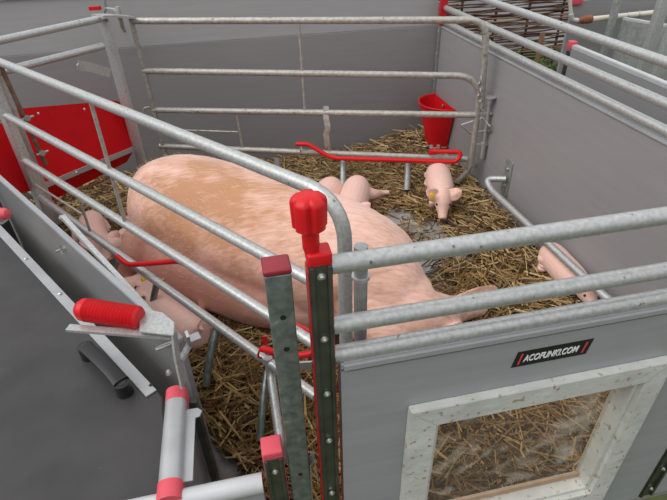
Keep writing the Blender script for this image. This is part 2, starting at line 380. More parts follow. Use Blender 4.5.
place_text(text_mesh('ACOFUNKI.COM', .02, .0003, .25), 'lettering', FP(pu0+.024, pz0+hh*.29, -.0018), uF, Z, -nF, (pu1-pu0)-.048, hh*.42, npl, pf, WTXT)

# ------------------------------------------------------------------ front posts
def channel(name, label, cx, zb, zt_, wid, dep, m, capm, bolts, knob=False, cap_lab='red plastic cap', side=None):
    """cx: centre on the front face; channel with lips standing at the front plane"""
    t = thing(name, label, 'post', setz(cx, zb))
    b = BM(); ax, ay = uF*wid, nF*dep
    c = cx+nF*dep/2
    box(b, setz(c, (zb+zt_)/2), ax, ay, Z*(zt_-zb), 0.003)
    for s in (-1, 1): box(b, setz(cx-nF*.0015+uF*s*wid*.36, (zb+zt_)/2-.002), uF*wid*.16, nF*.006, Z*(zt_-zb-.01), 0.001)
    link('post_body', b, m, t)
    if side:
        for s in (-1, 1):
            b = BM(); box(b, setz(c+uF*s*(wid/2+.0006)+nF*.004, (zb+zt_)/2-.01), uF*.0016, nF*dep*.9, Z*(zt_-zb-.02)); link('edge_strip', b, side, t, 'red edge strip')
    b = BM(); box(b, setz(c, zt_+.004), ax*1.06, ay*1.06, Z*.026, 0.005); link('cap', b, capm, t, cap_lab)
    for z in bolts:
        b = BM(); disc(b, setz(cx, z)-nF*.0015, -nF, .0075, .003, 16); disc(b, setz(cx, z)-nF*.0045, -nF, .005, .003, 12, .002); link('bolt', b, STEEL, t)
    return t
gp = Fp(319, 262); gpc = gp+uF*0.0
zc = 1.124
gc = nF*cF+uF*Fp(321, 275).dot(uF)
greenp = channel('channel_post', 'dark steel channel post with bright red cap, topped by a red knob', gc, 0.0, zc, 0.040, 0.036, POSTD, RED, [Fp(325, y).z for y in (275, 338, 393, 440, 493)]+[.3, .15], side=RED)
# red knob: six-lobed grip on a short round neck
def knob(root, c, zb):
    b = BM(); tube(b, [setz(c, zb), setz(c, zb+.01), setz(c, zb+.055)], .016, 20, rr=[.0125, .0145, .0145]); nk = link('knob_neck', b, RED, root)
    b = BM(); rings = []
    prof = [(0.0, .026), (.002, .0285), (.025, .0292), (.046, .030), (.050, .0288), (.056, .0225), (.059, .012)]
    N = 48
    for dz, r in prof:
        ring = []
        for k in range(N):
            a = 2*PI*k/N; lob = 1-0.20*max(0, math.cos(5*a+.9))**2.6
            ring.append(b.verts.new(setz(c, zb+.048+dz)+Vector((math.cos(a), math.sin(a), 0))*r*lob))
        rings.append(ring)
    for p, q_ in zip(rings, rings[1:]):
        for k in range(N): b.faces.new((p[k], p[(k+1) % N], q_[(k+1) % N], q_[k]))
    b.faces.new(rings[0]); b.faces.new(rings[-1])
    link('knob', b, RED, root, 'red lobed plastic knob')
kc = PL(311, 245, nF, cF+.018); knob(greenp, setz(kc, 0), zc+.014)
# square galvanised post
sq = thing('square_post', 'square galvanised steel post with dark red cap, beside the knobbed post', 'post', setz(Fp(278, 300), 0))
sc_ = PL(278, 276, nF, cF)
b = BM(); box(b, setz(sc_+nF*.022, .555), uF*.045, nF*.043, Z*1.11, .003); pb = link('post_body', b, POSTS, sq)
for z in (Fp(282, 318).z, Fp(283, 350).z, Fp(291, 450).z-.1):
    b = BM(); disc(b, setz(sc_, z)-nF*.0004+uF*.001, nF, .0055, .0012, 14); sub('bolt_hole', b, BLACK, pb, sq)
b = BM(); box(b, setz(sc_+nF*.022, 1.116), uF*.048, nF*.046, Z*.012, .004); link('cap', b, REDD, sq, 'dark red plastic cap')
# pink capped short post
pc = Fp(273, 452)+uF*-.002
channel('channel_post', 'short dark steel channel post with pink cap, left of the square post', setz(pc, 0), 0.0, pc.z-.02, 0.044, 0.045, POSTD, PINK, [Fp(277, 470).z, .4, .2], cap_lab='pink plastic cap', side=PINK)
# right hand post
rp = FP(u1+.03, 0)
channel('channel_post', 'dark steel channel post at the right end of the front wall', rp, -0.0, .83, .05, .04, POSTD, PINK, [.05+k*.11 for k in range(7)])
b = BM(); slab(b, [FP(u1+.06, 0.0), FP(U1, 0.0), FP(U1, zt), FP(u1+.06, zt)], nF, .03); link('board_end', b, PVCF, pf)

# flat bracket and latch between the posts
b = BM(); tube(b, [Fp(300, 366, .06), Fp(314, 365, .05)], 0, sq=(.004, .022)); tag(link('latch_plate', b, GALV), 'small galvanised plate joining the square post to the knobbed post', 'plate')
b = BM(); tube(b, [Fp(318, 480, .03), Fp(314, 455, .03), Fp(309, 462, .03), Fp(311, 500, .03)], 0, sq=(.004, .02))
tag(link('latch_bracket', b, GALV), 'bent galvanised latch bracket low between the square post and the knobbed post', 'bracket')

# ------------------------------------------------------------------ left front low panel
lp = thing('low_panel', 'low grey panel with white top profile, bottom left in front of the straw', 'panel', setz(Fp(215, 490), 0))
e0 = Fp(262, 481); e1 = Fp(120, 507); zl = .522
ul1 = e0.dot(uF); ul0 = ul1-.62
b = BM(); slab(b, [FP(ul0, 0), FP(ul1, 0), FP(ul1, zl-.015), FP(ul0, zl-.015)], nF, .03, .002); link('board', b, PVCF, lp)
b = BM(); tube(b, [FP(ul0, zl-.012, .012), FP(ul1, zl-.012, .012)], .023, 20); link('top_profile', b, TRIM, lp)
q = FP(ul1-.05, .44); b = BM(); slab(b, [q-uF*.1, q, q+Z*.03, q-uF*.1+Z*.03], -nF, .0012); nn = link('name_plate', b, LBL, lp, 'black name plate with red stripe')
b = BM(); slab(b, [q-uF*.018+Z*.005-nF*.0012, q-uF*.013+Z*.005-nF*.0012, q-uF*.010+Z*.025-nF*.0012, q-uF*.015+Z*.025-nF*.0012], -nF, .0006); sub('stripe', b, RTXT, nn, lp)

# ------------------------------------------------------------------ creep box: lid, board, side profile
zL = .5
K0 = G(157, 391, zL); kd = dirn(-45); kn = Vector((-kd.y, kd.x, 0)); kn = -kn if kn.x > 0 else kn   # to the lower left (outward)
lid = thing('nest_cover', 'large flat charcoal lid of the piglet nest, bottom left', 'lid', setz(G(80, 430, zL), 0))
LC = [K0+kd*0.0, K0+kd*1.9, K0+kd*1.9+kn*1.6, FP(-1.9, 0, -.0)+Z*zL, FP(G(157, 490, zL).dot(uF)+.03, 0, .012)+Z*zL, K0-kd*.03]
LC = [setz(p, zL-.018) for p in LC]
b = BM(); slab(b, LC, Z, .018, .003); link('lid_panel', b, LIDM, lid)
s0 = K0+Z*.001
b = BM(); slab(b, [s0, s0+kd*1.9, s0+kd*1.9+kn*.032, s0+kn*.032], Z, .004, .001); es = link('edge_strip', b, ALU, lid, 'pale aluminium edge strip')
for px, py in ((26, 259), (60, 294)):
    b = BM(); p = G(px, py, zL+.005); disc(b, p, Z, .009, .002, 16); disc(b, p+Z*.002, Z, .006, .003, 12, .002); link('screw', b, STEEL, lid)
b = BM(); p = G(151, 385, zL+.005); disc(b, p, Z, .006, .0006, 14); link('screw_hole', b, BLACK, lid)
# U handle
h0, h1 = G(85, 346, zL+.045), G(121, 382, zL+.045)
hd = (h1-h0).normalized(); hs = Vector((-hd.y, hd.x, 0))
b = BM()
rings = []
N = 14
for k in range(N+1):
    t = k/N; p = h0.lerp(h1, t); wdt = .0185+.003*abs(2*t-1)**4; rings.append((p+Z*.006*math.sin(PI*t), wdt))
box_pts = []
for (p, wd) in rings:
    box_pts.append([b.verts.new(p+hs*a*wd+Z*c) for a, c in ((-1, -.006), (1, -.006), (1, .004), (.6, .008), (-.6, .008), (-1, .004))])
for a, c in zip(box_pts, box_pts[1:]):
    for k in range(6): b.faces.new((a[k], a[(k+1) % 6], c[(k+1) % 6], c[k]))
b.faces.new(box_pts[0]); b.faces.new(box_pts[-1])
hb = link('handle', b, BLACK, lid, 'black plastic pull handle')
for p in (h0, h1):
    b = BM(); tube(b, [setz(p, zL), setz(p, zL+.02), setz(p, zL+.042)], .02, 20, rr=[.023, .022, .023]); disc(b, setz(p, zL+.042), Z, .0235, .002, 20, .002); sub('foot', b, BLACK, hb, lid)
    b = BM(); disc(b, setz(p, zL+.0455), Z, .013, .0012, 16); sub('screw_cover', b, mat('dark_grey_plug', (.035, .035, .037), .5), hb, lid)

# creep board along the straw
zB = .65
B0 = G(178, 340, zB); bc = nK.dot(B0)
def KP(px, py, off=0): return PL(px, py, nK, bc+off)
Bs = nK*bc+kd*(B0.dot(kd)); Be = Bs+kd*2.0
cb = thing('creep_board', 'dark grey glossy board with pale top edge beside the charcoal lid', 'board', setz(Bs.lerp(Be, .4), 0))
b = BM(); slab(b, [Bs, Be, Be+Z*(zB-.012), Bs+Z*(zB-.012)], nK, .016, .002)
CBM = mat('glossy_dark_board', (.25, .25, .255), .22, 0, (.28, .28, .285), 4, 5, stretch=(1, 1, 10)); link('board', b, CBM, cb)
b = BM(); slab(b, [Bs+Z*(zB-.013)-nK*.003, Be+Z*(zB-.013)-nK*.003, Be+Z*zB-nK*.003, Bs+Z*zB-nK*.003], nK, .020, .002); link('top_edge', b, EDGE, cb, 'pale top edge')
wn_ = KP(64, 248)
b = BM(); disc(b, wn_, -nK, .010, .003, 6); tube(b, [wn_-nK*.0, wn_-nK*.03], .0035, 10); tube(b, [wn_-nK*.012+Z*.016+kd*.004, wn_-nK*.012, wn_-nK*.012-Z*.016-kd*.004], .003, 8, rr=[.006, .004, .006]); link('wing_nut', b, STEEL, cb, 'bright steel wing nut')
# cross board meeting it at the left
cj = G(24, 249, zL); 
j0 = nK*bc+kd*cj.dot(kd)
b = BM(); slab(b, [j0, j0-nK*.0+(-nK)*1.0-kd*-.0, j0-nK*1.0+Z*.78, j0+Z*.78][::1], kd, .02, .002)
# lives behind the lid edge, seen only as the dark strip
for v in b.verts: pass
b.free()
cj0 = KP(0, 192); cj1 = KP(24, 249)
xb = nK*bc+kd*(cj1.dot(kd)+.01)
b = BM(); slab(b, [xb-nK*.005, xb-nK*.10, xb-nK*.10+Z*.66, xb-nK*.005+Z*.66], kd, .012, .001)
tag(link('cross_board', b, mat('cross_board_grey', (.10, .10, .105), .35)), 'dark cross board standing against the glossy board, at the far left edge', 'board')

# galvanised flat link along the board
l0 = KP(63, 217, .03); l1 = KP(150, 312, .03)
lk = thing('flat_link', 'flat galvanised link bar bolted along the glossy dark board', 'link bar', setz(l0, 0))
b = BM(); tube(b, [l0, l1], 0, sq=(.016, .018)); link('bar', b, GALV, lk)
b = BM(); disc(b, l0-nK*.002, -nK, .009, .006, 6, .004); tube(b, [l0-nK*.002, l0-nK*.014], .004, 10); link('bolt', b, STEEL, lk)

# short panel with round aluminium top profile and pink caps
zP = .55
p0 = G(175, 387, zP); p1 = G(167, 497, zP)
d = (p1-p0); d.z = 0; L = d.length; d.normalize(); s = Vector((d.y, -d.x, 0)); s = s if s.x < 0 else -s   # s points to the left (lid)
sp_ = thing('side_panel', 'narrow panel with rounded aluminium top and pink end caps beside the lid', 'panel', setz(p0.lerp(p1, .5), 0))
R_ = .027
def halfround(bm, a, b_, r, seg=10):
    pr_ = []
    for q in (a, b_):
        ring = [bm.verts.new(q+s*math.cos(PI*k/seg)*r+Z*(math.sin(PI*k/seg)*r*.75)) for k in range(seg+1)]
        ring.append(bm.verts.new(q-s*r-Z*.04)); ring.append(bm.verts.new(q+s*r-Z*.04)); pr_.append(ring)
    n = len(pr_[0])
    for k in range(n): bm.faces.new((pr_[0][k], pr_[0][(k+1) % n], pr_[1][(k+1) % n], pr_[1][k]))
    bm.faces.new(pr_[0]); bm.faces.new(pr_[1])
zo = Z*(-.02)
b = BM(); halfround(b, p0+d*.035+zo, p1-d*.045+zo, R_); link('top_profile', b, ALU, sp_)
b = BM(); halfround(b, p0-d*.005+zo, p0+d*.035+zo, R_*1.03); link('end_cap', b, PINK, sp_, 'pink end cap')
b = BM(); halfround(b, p1-d*.045+zo, p1+zo+d*.0, R_*1.05); link('end_cap', b, PINK, sp_, 'pink end cap')
b = BM(); slab(b, [setz(p0, 0)+s*.012, setz(p1, 0)+s*.012, p1+s*.012-Z*.05, p0+s*.012-Z*.05], -s, .024, .001); link('board', b, PVC, sp_)
b = BM(); pa = p0+d*.06-s*.022-Z*.03; pb_ = p1-d*.045-s*.022-Z*.03
slab(b, [pa, pb_, pb_-s*.028, pa+d*.03-s*.028, pa+d*.03-s*.040, pa+d*.012-s*.046, pa-s*.034], Z, .004, .001); link('flange', b, ALU, sp_, 'flat aluminium flange')
# slim dark post behind it
q = G(196, 395, .52)
b = BM(); q2 = G(205, 486, .5)
tube(b, [setz(G(193, 400, .5), .0), G(193, 400, .5)], 0, sq=(.02, .02))
o = link('slim_post', b, POSTD); tag(o, 'slim dark steel post standing in the straw beside the aluminium topped panel', 'post')

# ------------------------------------------------------------------ locking lever with red ribbed grip
lv = thing('locking_lever', 'steel locking lever with a large ribbed red grip over the lid', 'lever', setz(G(180, 372, .55), 0))
pin = setz(p0, 0)+d*.0
zA = .70
a_top = G(172, 338, zA); a_bot = G(181, 378, .585)
ge0 = G(80, 309, .742); ge1 = G(140, 318, .736)
gd = (ge1-ge0).normalized()
b = BM(); n_ = 18; pts = []; rr = []
Lg = (ge1-ge0).length
for k in range(n_*4+1):
    t = k/(n_*4); pts.append(ge0.lerp(ge1, t))
    base = .0290
    if t < .04: base *= .80+t*5
    if t > .97: base *= 1-(t-.97)*4
    rr.append(base+(.0028*math.sin(t*n_*2*PI) if .12 < t < .97 else 0.001))
tube(b, [ge0-gd*.012, ge0-gd*.006]+pts, .03, 26, rr=[.010, .020]+rr)
link('grip', b, RED, lv, 'ribbed red plastic grip')
hb0 = G(68, 328, .712); hb1 = G(172, 336, .71)
b = BM(); tube(b, [hb0, hb0.lerp(hb1, .03), hb1], 0, sq=(.022, .008)); link('lever_bar', b, GALV, lv, 'flat steel bar under the grip')
b = BM(); slab(b, [G(140, 309, .722), G(163, 314, .722), G(175, 324, .722), G(174, 337, .722), G(140, 333, .722)], Z, .006, .001); link('lever_plate', b, GALV, lv)
b = BM()
tube(b, [G(174, 333, .715), G(176, 352, .665), G(183, 385, .56)], 0, sq=(.006, .032))
tube(b, [G(187, 334, .70), G(189, 345, .64), G(181, 360, .62)], 0, sq=(.008, .02))
link('arm', b, GALV, lv, 'bent steel arm')
b = BM(); box(b, G(194, 338, .62), dirn(60)*.035, dirn(-30)*.03, Z*.01, .002); link('bracket', b, ALU, lv)
bp_ = G(157, 349, .64); bq = G(172, 343, .64)
b = BM(); tube(b, [bp_, bq], .006, 12); 
for k in range(7): disc(b, bp_.lerp(bq, .2+.1*k), (bq-bp_).normalized(), .0072, .002, 12)
disc(b, bp_, (bp_-bq).normalized(), .004, .004, 6); link('threaded_bolt', b, STEEL, lv)
b = BM(); disc(b, G(169, 374, .575), Z, .008, .008, 10, .006); link('bolt', b, STEEL, lv)
# second grip poking in at the left edge
r0, r1 = G(7, 214, .75), G(-60, 210, .75)
gr2 = thing('red_grip', 'red plastic grip poking in at the left edge above the lid', 'grip', setz(r0, 0))
b = BM(); dd = (r1-r0).normalized(); tube(b, [r0-dd*.008, r0-dd*.002, r0+dd*.01, r1], .02, 20, rr=[.008, .017, .021, .021]); link('grip', b, PINK, gr2)
b = BM(); tube(b, [r0+dd*.02-Z*.03, r1-Z*.03], 0, sq=(.03, .008)); link('lever_bar', b, GALV, gr2)

# ------------------------------------------------------------------ crate, left side
RT = .0185
cl = thing('pipe_gate', 'diagonal galvanised pipe gate with four rails in front of the sow', 'gate', setz(Cp(170, 205), 0))
def part_tube(name, pts, r, root, m=GALV, rad=0.06, label=None, seg=16, rr=None):
    b = BM(); tube(b, rnd(pts, rad), r, seg); return link(name, b, m, root, label)
zA1, zA2, zA3, zA4 = 1.048, .752, .505, .29
def CA(px, py, z):   # on crate plane, forced height
    return setz(Cp(px, py), z)
a = Cp(-20, 53); bb_ = Cp(345, 205)
e_ = nC*cC
def CW(u, z, off=0): return nC*(cC+off)+dC*u+Z*z
uEnd = Cp(345, 260).dot(dC)
part_tube('rail', [CW(Cp(-25, 50).dot(dC), zA1), CW(uEnd, zA1), CW(uEnd, .5)], RT, cl, rad=.12)
uP2 = Cp(5, 115).dot(dC)
for (z, px) in ((zA2, 312), (zA3, 312)):
    part_tube('rail', [CW(uP2, z), CW(uEnd+.12 if z == zA2 else uEnd+.05, z)], RT, cl)
part_tube('rail', [CW(Cp(22, 190).dot(dC), zA4), CW(Cp(316, 396).dot(dC), Cp(316, 396).z)], RT, cl)
part_tube('upright_rod', [Cp(91, 103), Cp(125, 222)], .0075, cl, m=GALVO)
part_tube('upright_rod', [Cp(80, 201), Cp(91, 234)], .0065, cl, m=GALVO)
part_tube('tie_rod', [Cp(33, 183), Cp(82, 214)], .006, cl, m=GALVO)
part_tube('support_leg', [Cp(268, 358), Cp(271, 375, -.01), G(280, 440, .16), G(284, 460, .06)], .0165, cl, rad=.03)
for (x0, y0, x1, y1) in ((118, 258, 111, 290), (157, 283, 152, 318), (216, 330, 206, 386), (267, 372, 260, 440)):
    t0 = Cp(x0, y0); t1 = G(x1, y1, .06)
    part_tube('guard_pin', [setz(t0, t0.z), t0.lerp(t1, .5)+Z*.02, t1], .0145, cl, m=POSTS, rad=.08)
# red swing bar
pts = [Cp(117, 256, -.045), Cp(128, 265, -.045), Cp(180, 261, .05), Cp(290, 323, .08), Cp(315, 335, .06), Cp(316, 352, .03), Cp(300, 356, 0), Cp(275, 352, -.02), Cp(262, 349, -.025)]
sw = part_tube('swing_bar', pts, .0115, cl, m=RED, rad=.03, label='red painted swing bar')
for (px, py) in ((121, 257), (263, 352)):
    b = BM(); c0 = Cp(px, py); tube(b, [c0+(Z*math.cos(a_)+nC*math.sin(a_))*.023 for a_ in [k*PI/8 for k in range(17)]], .004, 8); link('clamp', b, REDP if px > 200 else GALV, cl)
b = BM(); c0 = Cp(265, 340, -.02); tube(b, [c0-Z*.018, c0+Z*.018], 0, sq=(.016, .005)); link('clamp_tab', b, REDP, cl, 'red clamp tab')
# latch tube near the curved end
lt = thing('latch_tube', 'short upright galvanised latch tube beside the curved rail end', 'latch', setz(Fp(361, 260, .1), 0))
tA = Fp(361, 246, .08)
b = BM(); tube(b, [setz(tA, .55), tA], .0135, 16); link('tube_body', b, GALVD, lt)
b = BM(); tube(b, [tA-Z*.075, tA-Z*.068], .018, 16); link('collar', b, GALV, lt)

# ------------------------------------------------------------------ crate, right side gate
cg = thing('pipe_gate', 'galvanised pipe gate with rounded corner behind the sow, before the back wall', 'gate', setz(Gp(300, 160), 0))
P = Gp
part_tube('rail', [P(131, 21), P(487, 20), P(481, 108)], RT, cg, rad=.10, m=GALVO)
loop = [P(143, 71), P(482, 76), P(470, 172), P(445, 190)]
part_tube('rail', loop, RT, cg, rad=[0, .15, .12, 0], m=GALVO)
part_tube('rail', [P(153, 110), P(476, 115)], RT, cg, m=GALVO)
part_tube('rail', [P(160, 146), P(467, 159)], RT, cg, m=GALVO)
b = BM(); tube(b, [P(131, 19), P(167, 160)], 0, sq=(.02, .03)); link('end_bar', b, GALVO, cg)
part_tube('upright_rod', [P(299, 25), P(305, 111)], .008, cg, m=GALVO)
part_tube('upright_rod', [P(237, 116), P(243, 150)], .008, cg, m=GALVO)
part_tube('tie_rod', [P(150, 129), P(238, 132)], .006, cg, m=GALVO)
part_tube('hook', [P(152, 118), P(143, 116), P(144, 108), P(150, 107)], .005, cg, rad=.01, m=GALVO)
for (x0, y0, x1, y1, zz) in ((277, 158, 279, 175, .1), (343, 161, 343, 190, .06), (408, 163, 407, 190, .06)):
    t0 = P(x0, y0); t1 = G(x1, y1, zz); part_tube('guard_pin', [t0-Z*.005, t0.lerp(t1, .5), t1], .021, cg, m=GALVD)
# adjusting strap on the rail
b = BM(); tube(b, rnd([P(326, 106), P(326, 118, -.02), P(328, 128, -.03), P(326, 134, -.03), P(328, 150, -.01)], .01), 0, sq=(.035, .006)); link('strap', b, GALVO, cg, 'bent rusty steel strap')
pts = [P(296, 144, -.03), P(308, 144, -.03), P(332, 158, -.06), P(452, 161, -.07), P(460, 157, -.06), P(456, 151, -.04), P(434, 150, -.03)]
pts = [P(296, 144, -.03), P(308, 144, -.03), P(331, 158, -.06), P(457, 162, -.07), P(462, 152, -.05), P(430, 151, -.03)]
part_tube('swing_bar', pts, .014, cg, m=RED, rad=[0, .03, .06, .04, .04, 0], label='red painted swing bar')
b = BM(); c0 = P(301, 148); tube(b, [c0+(Z*math.cos(a_)+nG*math.sin(a_))*.026 for a_ in [k*PI/8 for k in range(17)]], .004, 8); link('clamp', b, GALV, cg)
b = BM(); box(b, P(432, 152, -.03), dirn(90)*.04, dirn(0)*.03, Z*.03, .003); link('clamp', b, RED, cg, 'red clamp')
b = BM(); 
for dx in (-3, 4): disc(b, P(434+dx, 148, -.03), Z, .012, .018, 6)
link('clamp_nut', b, STEEL, cg)
# latch bolt at the right end
b = BM(); tube(b, [P(490, 99, -.01), P(482, 155, -.01)], .009, 12); tube(b, [P(484, 142, -.01), P(482, 158, -.01)], .014, 12); disc(b, P(490.5, 98, -.01), Z, .03, .006, 18)
tube(b, [P(489, 104, -.01), P(490, 99, -.01)], .015, 12); link('latch_bolt', b, GALV, cg, 'sliding latch bolt')
for (x0, y0, x1, y1) in ((476, 112, 492, 113), (472, 143, 487, 144)):
    b = BM(); tube(b, [P(x0, y0), P(x1, y1)], 0, sq=(.035, .007)); link('latch_eye', b, GALV, cg)
b = BM()
for k in range(4):
    c0 = P(480.5-k*.3, 80+k*6, -.02); tube(b, [c0+(Z*math.cos(a_)*1.5+(dirn(98.5) if k % 2 else dirn(8.5))*math.sin(a_))*.014 for a_ in [j*PI/6 for j in range(13)]], .004, 6)
link('chain', b, STEEL, cg, 'short steel chain')
b = BM(); tube(b, [P(475, 168, -.02), P(477, 163, -.02)], 0, sq=(.02, .02)); link('hinge_lug', b, STEEL, cg)
# wire hook on the right wall
wh = thing('wall_hook', 'bent wire hook fixed to the right wall behind the gate latch', 'hook', setz(Rp(492, 130), 0))
w0 = Rp(491, 131)
b = BM(); tube(b, rnd([Rp(491, 131, -.01), Rp(490, 126, -.03), Gp(482, 118, .02), Gp(461, 125, .0), Gp(470, 133, 0), Gp(484, 131, .02), Rp(491, 131, -.01)], .01), .0055, 8); link('wire', b, STEEL, wh)
b = BM(); disc(b, w0, -nR, .014, .004, 6); disc(b, w0-nR*.004, -nR, .009, .01, 6, .003); link('nut', b, STEEL, wh)

# ------------------------------------------------------------------ rear end of the crate
ce = thing('rear_frame', 'galvanised rear crate frame with two sloping rails above the red trough', 'frame', setz(Ep(97, 60), 0))
dE = dirn(35.5)
P1 = Ep(99, 19); P2 = Ep(6, 115)
b = BM(); box(b, setz(P1+dE*.03, .54), dE*.02, nE*.09, Z*1.08); box(b, setz(P1+dE*.05-nE*.035, .54), dE*.05, nE*.012, Z*1.08, .002); link('post', b, GALV, ce)
b = BM(); box(b, setz(P2-dE*.0, .56), dE*.045, nE*.06, Z*1.12, .003); box(b, setz(P2+dE*.045-nE*.028, .56), dE*.05, nE*.006, Z*1.12); link('post', b, GALV, ce)
for (p, q) in (((-30, 47), (99, 19)), ((-12, 75), (103, 46))):
    part_tube('rail', [Ep(*p), Ep(*q)], .019, ce)
b = BM(); tube(b, [Ep(97, 16), Ep(110, 15.5), Gp(131, 17)], 0, sq=(.11, .012)); link('hinge_plate', b, GALV, ce, 'flat hinge plate')
hp = Gp(119, 14, -.01)
b = BM(); tube(b, [hp+Z*.04, hp-Z*.06], .013, 12); tube(b, [hp-Z*.06, hp-Z*.10+dE*.01], .013, 12, rr=[.013, .009]); link('hinge_pin', b, GALVO, ce)
b = BM(); tube(b, [Gp(104, 14), Gp(106, 8), Gp(114, 9), Gp(120, 15)], 0, sq=(.03, .005)); link('hinge_clip', b, GALV, ce)
b = BM(); tube(b, [Gp(106, 10, .05), Gp(102, -20, .05)], .007, 10); link('rod', b, GALVD, ce)
b = BM(); tube(b, [Gp(90, 8.5, .03), Gp(100, 8, .03)], 0, sq=(.03, .02)); link('red_tab', b, RED, ce, 'small red plastic tab')
b = BM(); tube(b, [Ep(78, 65, .02), Ep(90, 67, .02), Ep(110, 73, .02)], 0, sq=(.005, .05)); link('side_bracket', b, GALV, ce, 'flat side bracket')
b = BM(); disc(b, Ep(79, 65.5, .022), nE, .012, .008, 10); 
disc(b, Ep(79, 65.5, .018), nE, -.012, -.006, 10); link('bolt', b, STEEL, ce)

# red trough between the rear posts
tr_ = thing('feeding_trough', 'red plastic feeding trough with steel front edge behind the crate end', 'trough', setz(Ep(90, 150), 0))
TL, TR = PL(14, 109, nE, cE-.14), PL(121, 100, nE, cE-.10)
BRp, BLp = PL(133, 149, nE, cE-.03), PL(41, 187, nE, cE-.03)
b = BM()
nrm_t = (TR-TL).cross(BLp-TL).normalized()
ptsT = rnd([TL, TR, BRp, BLp, TL], [0, .05, .03, .02, 0])
ptsT = ptsT[:-1]
# planar fan with thickness
if nrm_t.y < 0: nrm_t = -nrm_t
slab(b, [p for p in ptsT], nrm_t, .012); bmesh.ops.triangulate(b, faces=[f for f in b.faces if len(f.verts) > 4])
link('back_plate', b, REDT, tr_)
b = BM(); tube(b, [BLp-nE*.0, BRp], 0, sq=(.012, .03)); link('front_edge', b, GALV, tr_, 'grey steel front edge')
b = BM(); B1, B2 = PL(50, 202, nE, cE-.09), PL(127, 162, nE, cE-.09)
slab(b, [BLp-Z*.012, BRp-Z*.012, B2, B1], nrm_t, .01); link('front_plate', b, REDT, tr_)
b = BM(); T0 = TL-dE*.42
slab(b, [TL-Z*.05, PL(14, 109, nE, cE-.14)-dE*.5-Z*.05, BLp-dE*.55+Z*.08, BLp-dE*.05-Z*.0, BLp], nrm_t, .012); link('side_plate', b, REDT, tr_)
for px, py in ((33, 112), (78, 106), (71, 175), (120, 102)):
    q = TL.lerp(TR, (px-14)/107.0)-Z*.035 if py < 120 else BLp.lerp(BRp, .35)
    b = BM(); disc(b, q-nrm_t*.002, -nrm_t, .009, .005, 10, .003); link('bolt', b, STEEL, tr_)
# brown drinker pipe
dp = thing('drinker_pipe', 'thin brown rusty water pipe in front of the red trough', 'pipe', setz(Ep(20, 110), 0))
pA, pB = Ep(4, 74, .05), Ep(46, 165, .03)
b = BM(); tube(b, [pA+Z*.15, pA, pB], .011, 12); link('pipe_body', b, RUST, dp)
for (px, py) in ((27, 118), (42, 153)):
    c0 = Ep(px, py, .05); b = BM(); tube(b, [c0-dE*.03, c0+dE*.035], .006, 8); disc(b, c0, -nE, -.016, -.006, 10); link('clip', b, GALVD, dp)

# ------------------------------------------------------------------ red corner bucket
bk_ = thing('feed_bucket', 'red half round plastic feed bucket hung in the far corner', 'bucket', G(437, 150, 0))
top_c = setz(PL(437, 104, nF, cB-.16), 0)
zt_ = PL(437, 100, nF, cB-.12).z+.025; zb_ = zt_-.36
# half-round: flat side against the right wall
b = BM()
def hr(z, r, inn_=0):
    out = []
    c0 = Vector((cBR.x, cBR.y, z))-vR*.235-nR*.012
    for k in range(17):
        a = -PI/2+PI*k/16; out.append(c0-nR*(math.cos(a)*(r-inn_)*1.0+inn_*.5)+vR*math.sin(a)*(r-inn_))
    return out
def ringf(b, A, B_):
    n = len(A)
    for k in range(n): b.faces.new((A[k], A[(k+1) % n], B_[(k+1) % n], B_[k]))
ro = [b.verts.new(p) for p in hr(zb_, .10)]; r1_ = [b.verts.new(p) for p in hr(zt_, .18)]
r2_ = [b.verts.new(p) for p in hr(zt_, .18, .008)]; r3_ = [b.verts.new(p) for p in hr(zb_+.02, .10, .008)]
ringf(b, ro, r1_); ringf(b, r1_, r2_); ringf(b, r2_, r3_); b.faces.new(ro); b.faces.new(r3_)
link('bucket_body', b, RED, bk_)
b = BM(); rim = hr(zt_, .183); tube(b, rim, .006, 8); link('rim', b, RED, bk_)
b = BM(); c0 = hr(zt_-.03, .12); m_ = (c0[0]+c0[-1])/2-nR*.012; disc(b, m_, -nR, .012, .006, 10, .003); link('bolt', b, STEEL, bk_)

# ------------------------------------------------------------------ anti crush rail on the right wall
ar = thing('guard_rail', 'angled galvanised guard rail bolted low on the right pen wall', 'rail', setz(Rp(508, 175), 0))
m0 = Rp(506, 179, -.02); z0 = m0.z
c1 = PL(488, 181, nR, cR-.115); c2 = PL(605, 297, nR, cR-.115)
pts = [m0, c1+vR*.03+Z*.0, PL(491, 190, nR, cR-.118), c2, c2-vR*.12+nR*.02, c2-vR*.16+nR*.08]
part_tube('rail_tube', pts, .018, ar, rad=.05)
q0, q1 = Rp(511, 160), Rp(504, 195)
b = BM(); w_ = .075
slab(b, [q1-vR*w_*.5+Z*.01, q1+Z*-.004, q1+vR*w_*.5+Z*.01, setz(q1+vR*w_*.5, q0.z-.01), setz(q1, q0.z+.004), setz(q1-vR*w_*.5, q0.z-.01)], -nR, .006, .001); link('mounting_plate', b, GALVD, ar)
for t in (.28, .75):
    q = setz(q1, q1.z+(q0.z-q1.z)*t)-nR*.006; b = BM(); disc(b, q, -nR, .011, .006, 6); disc(b, q-nR*.006, -nR, .006, .006, 8); link('bolt', b, STEEL, ar)

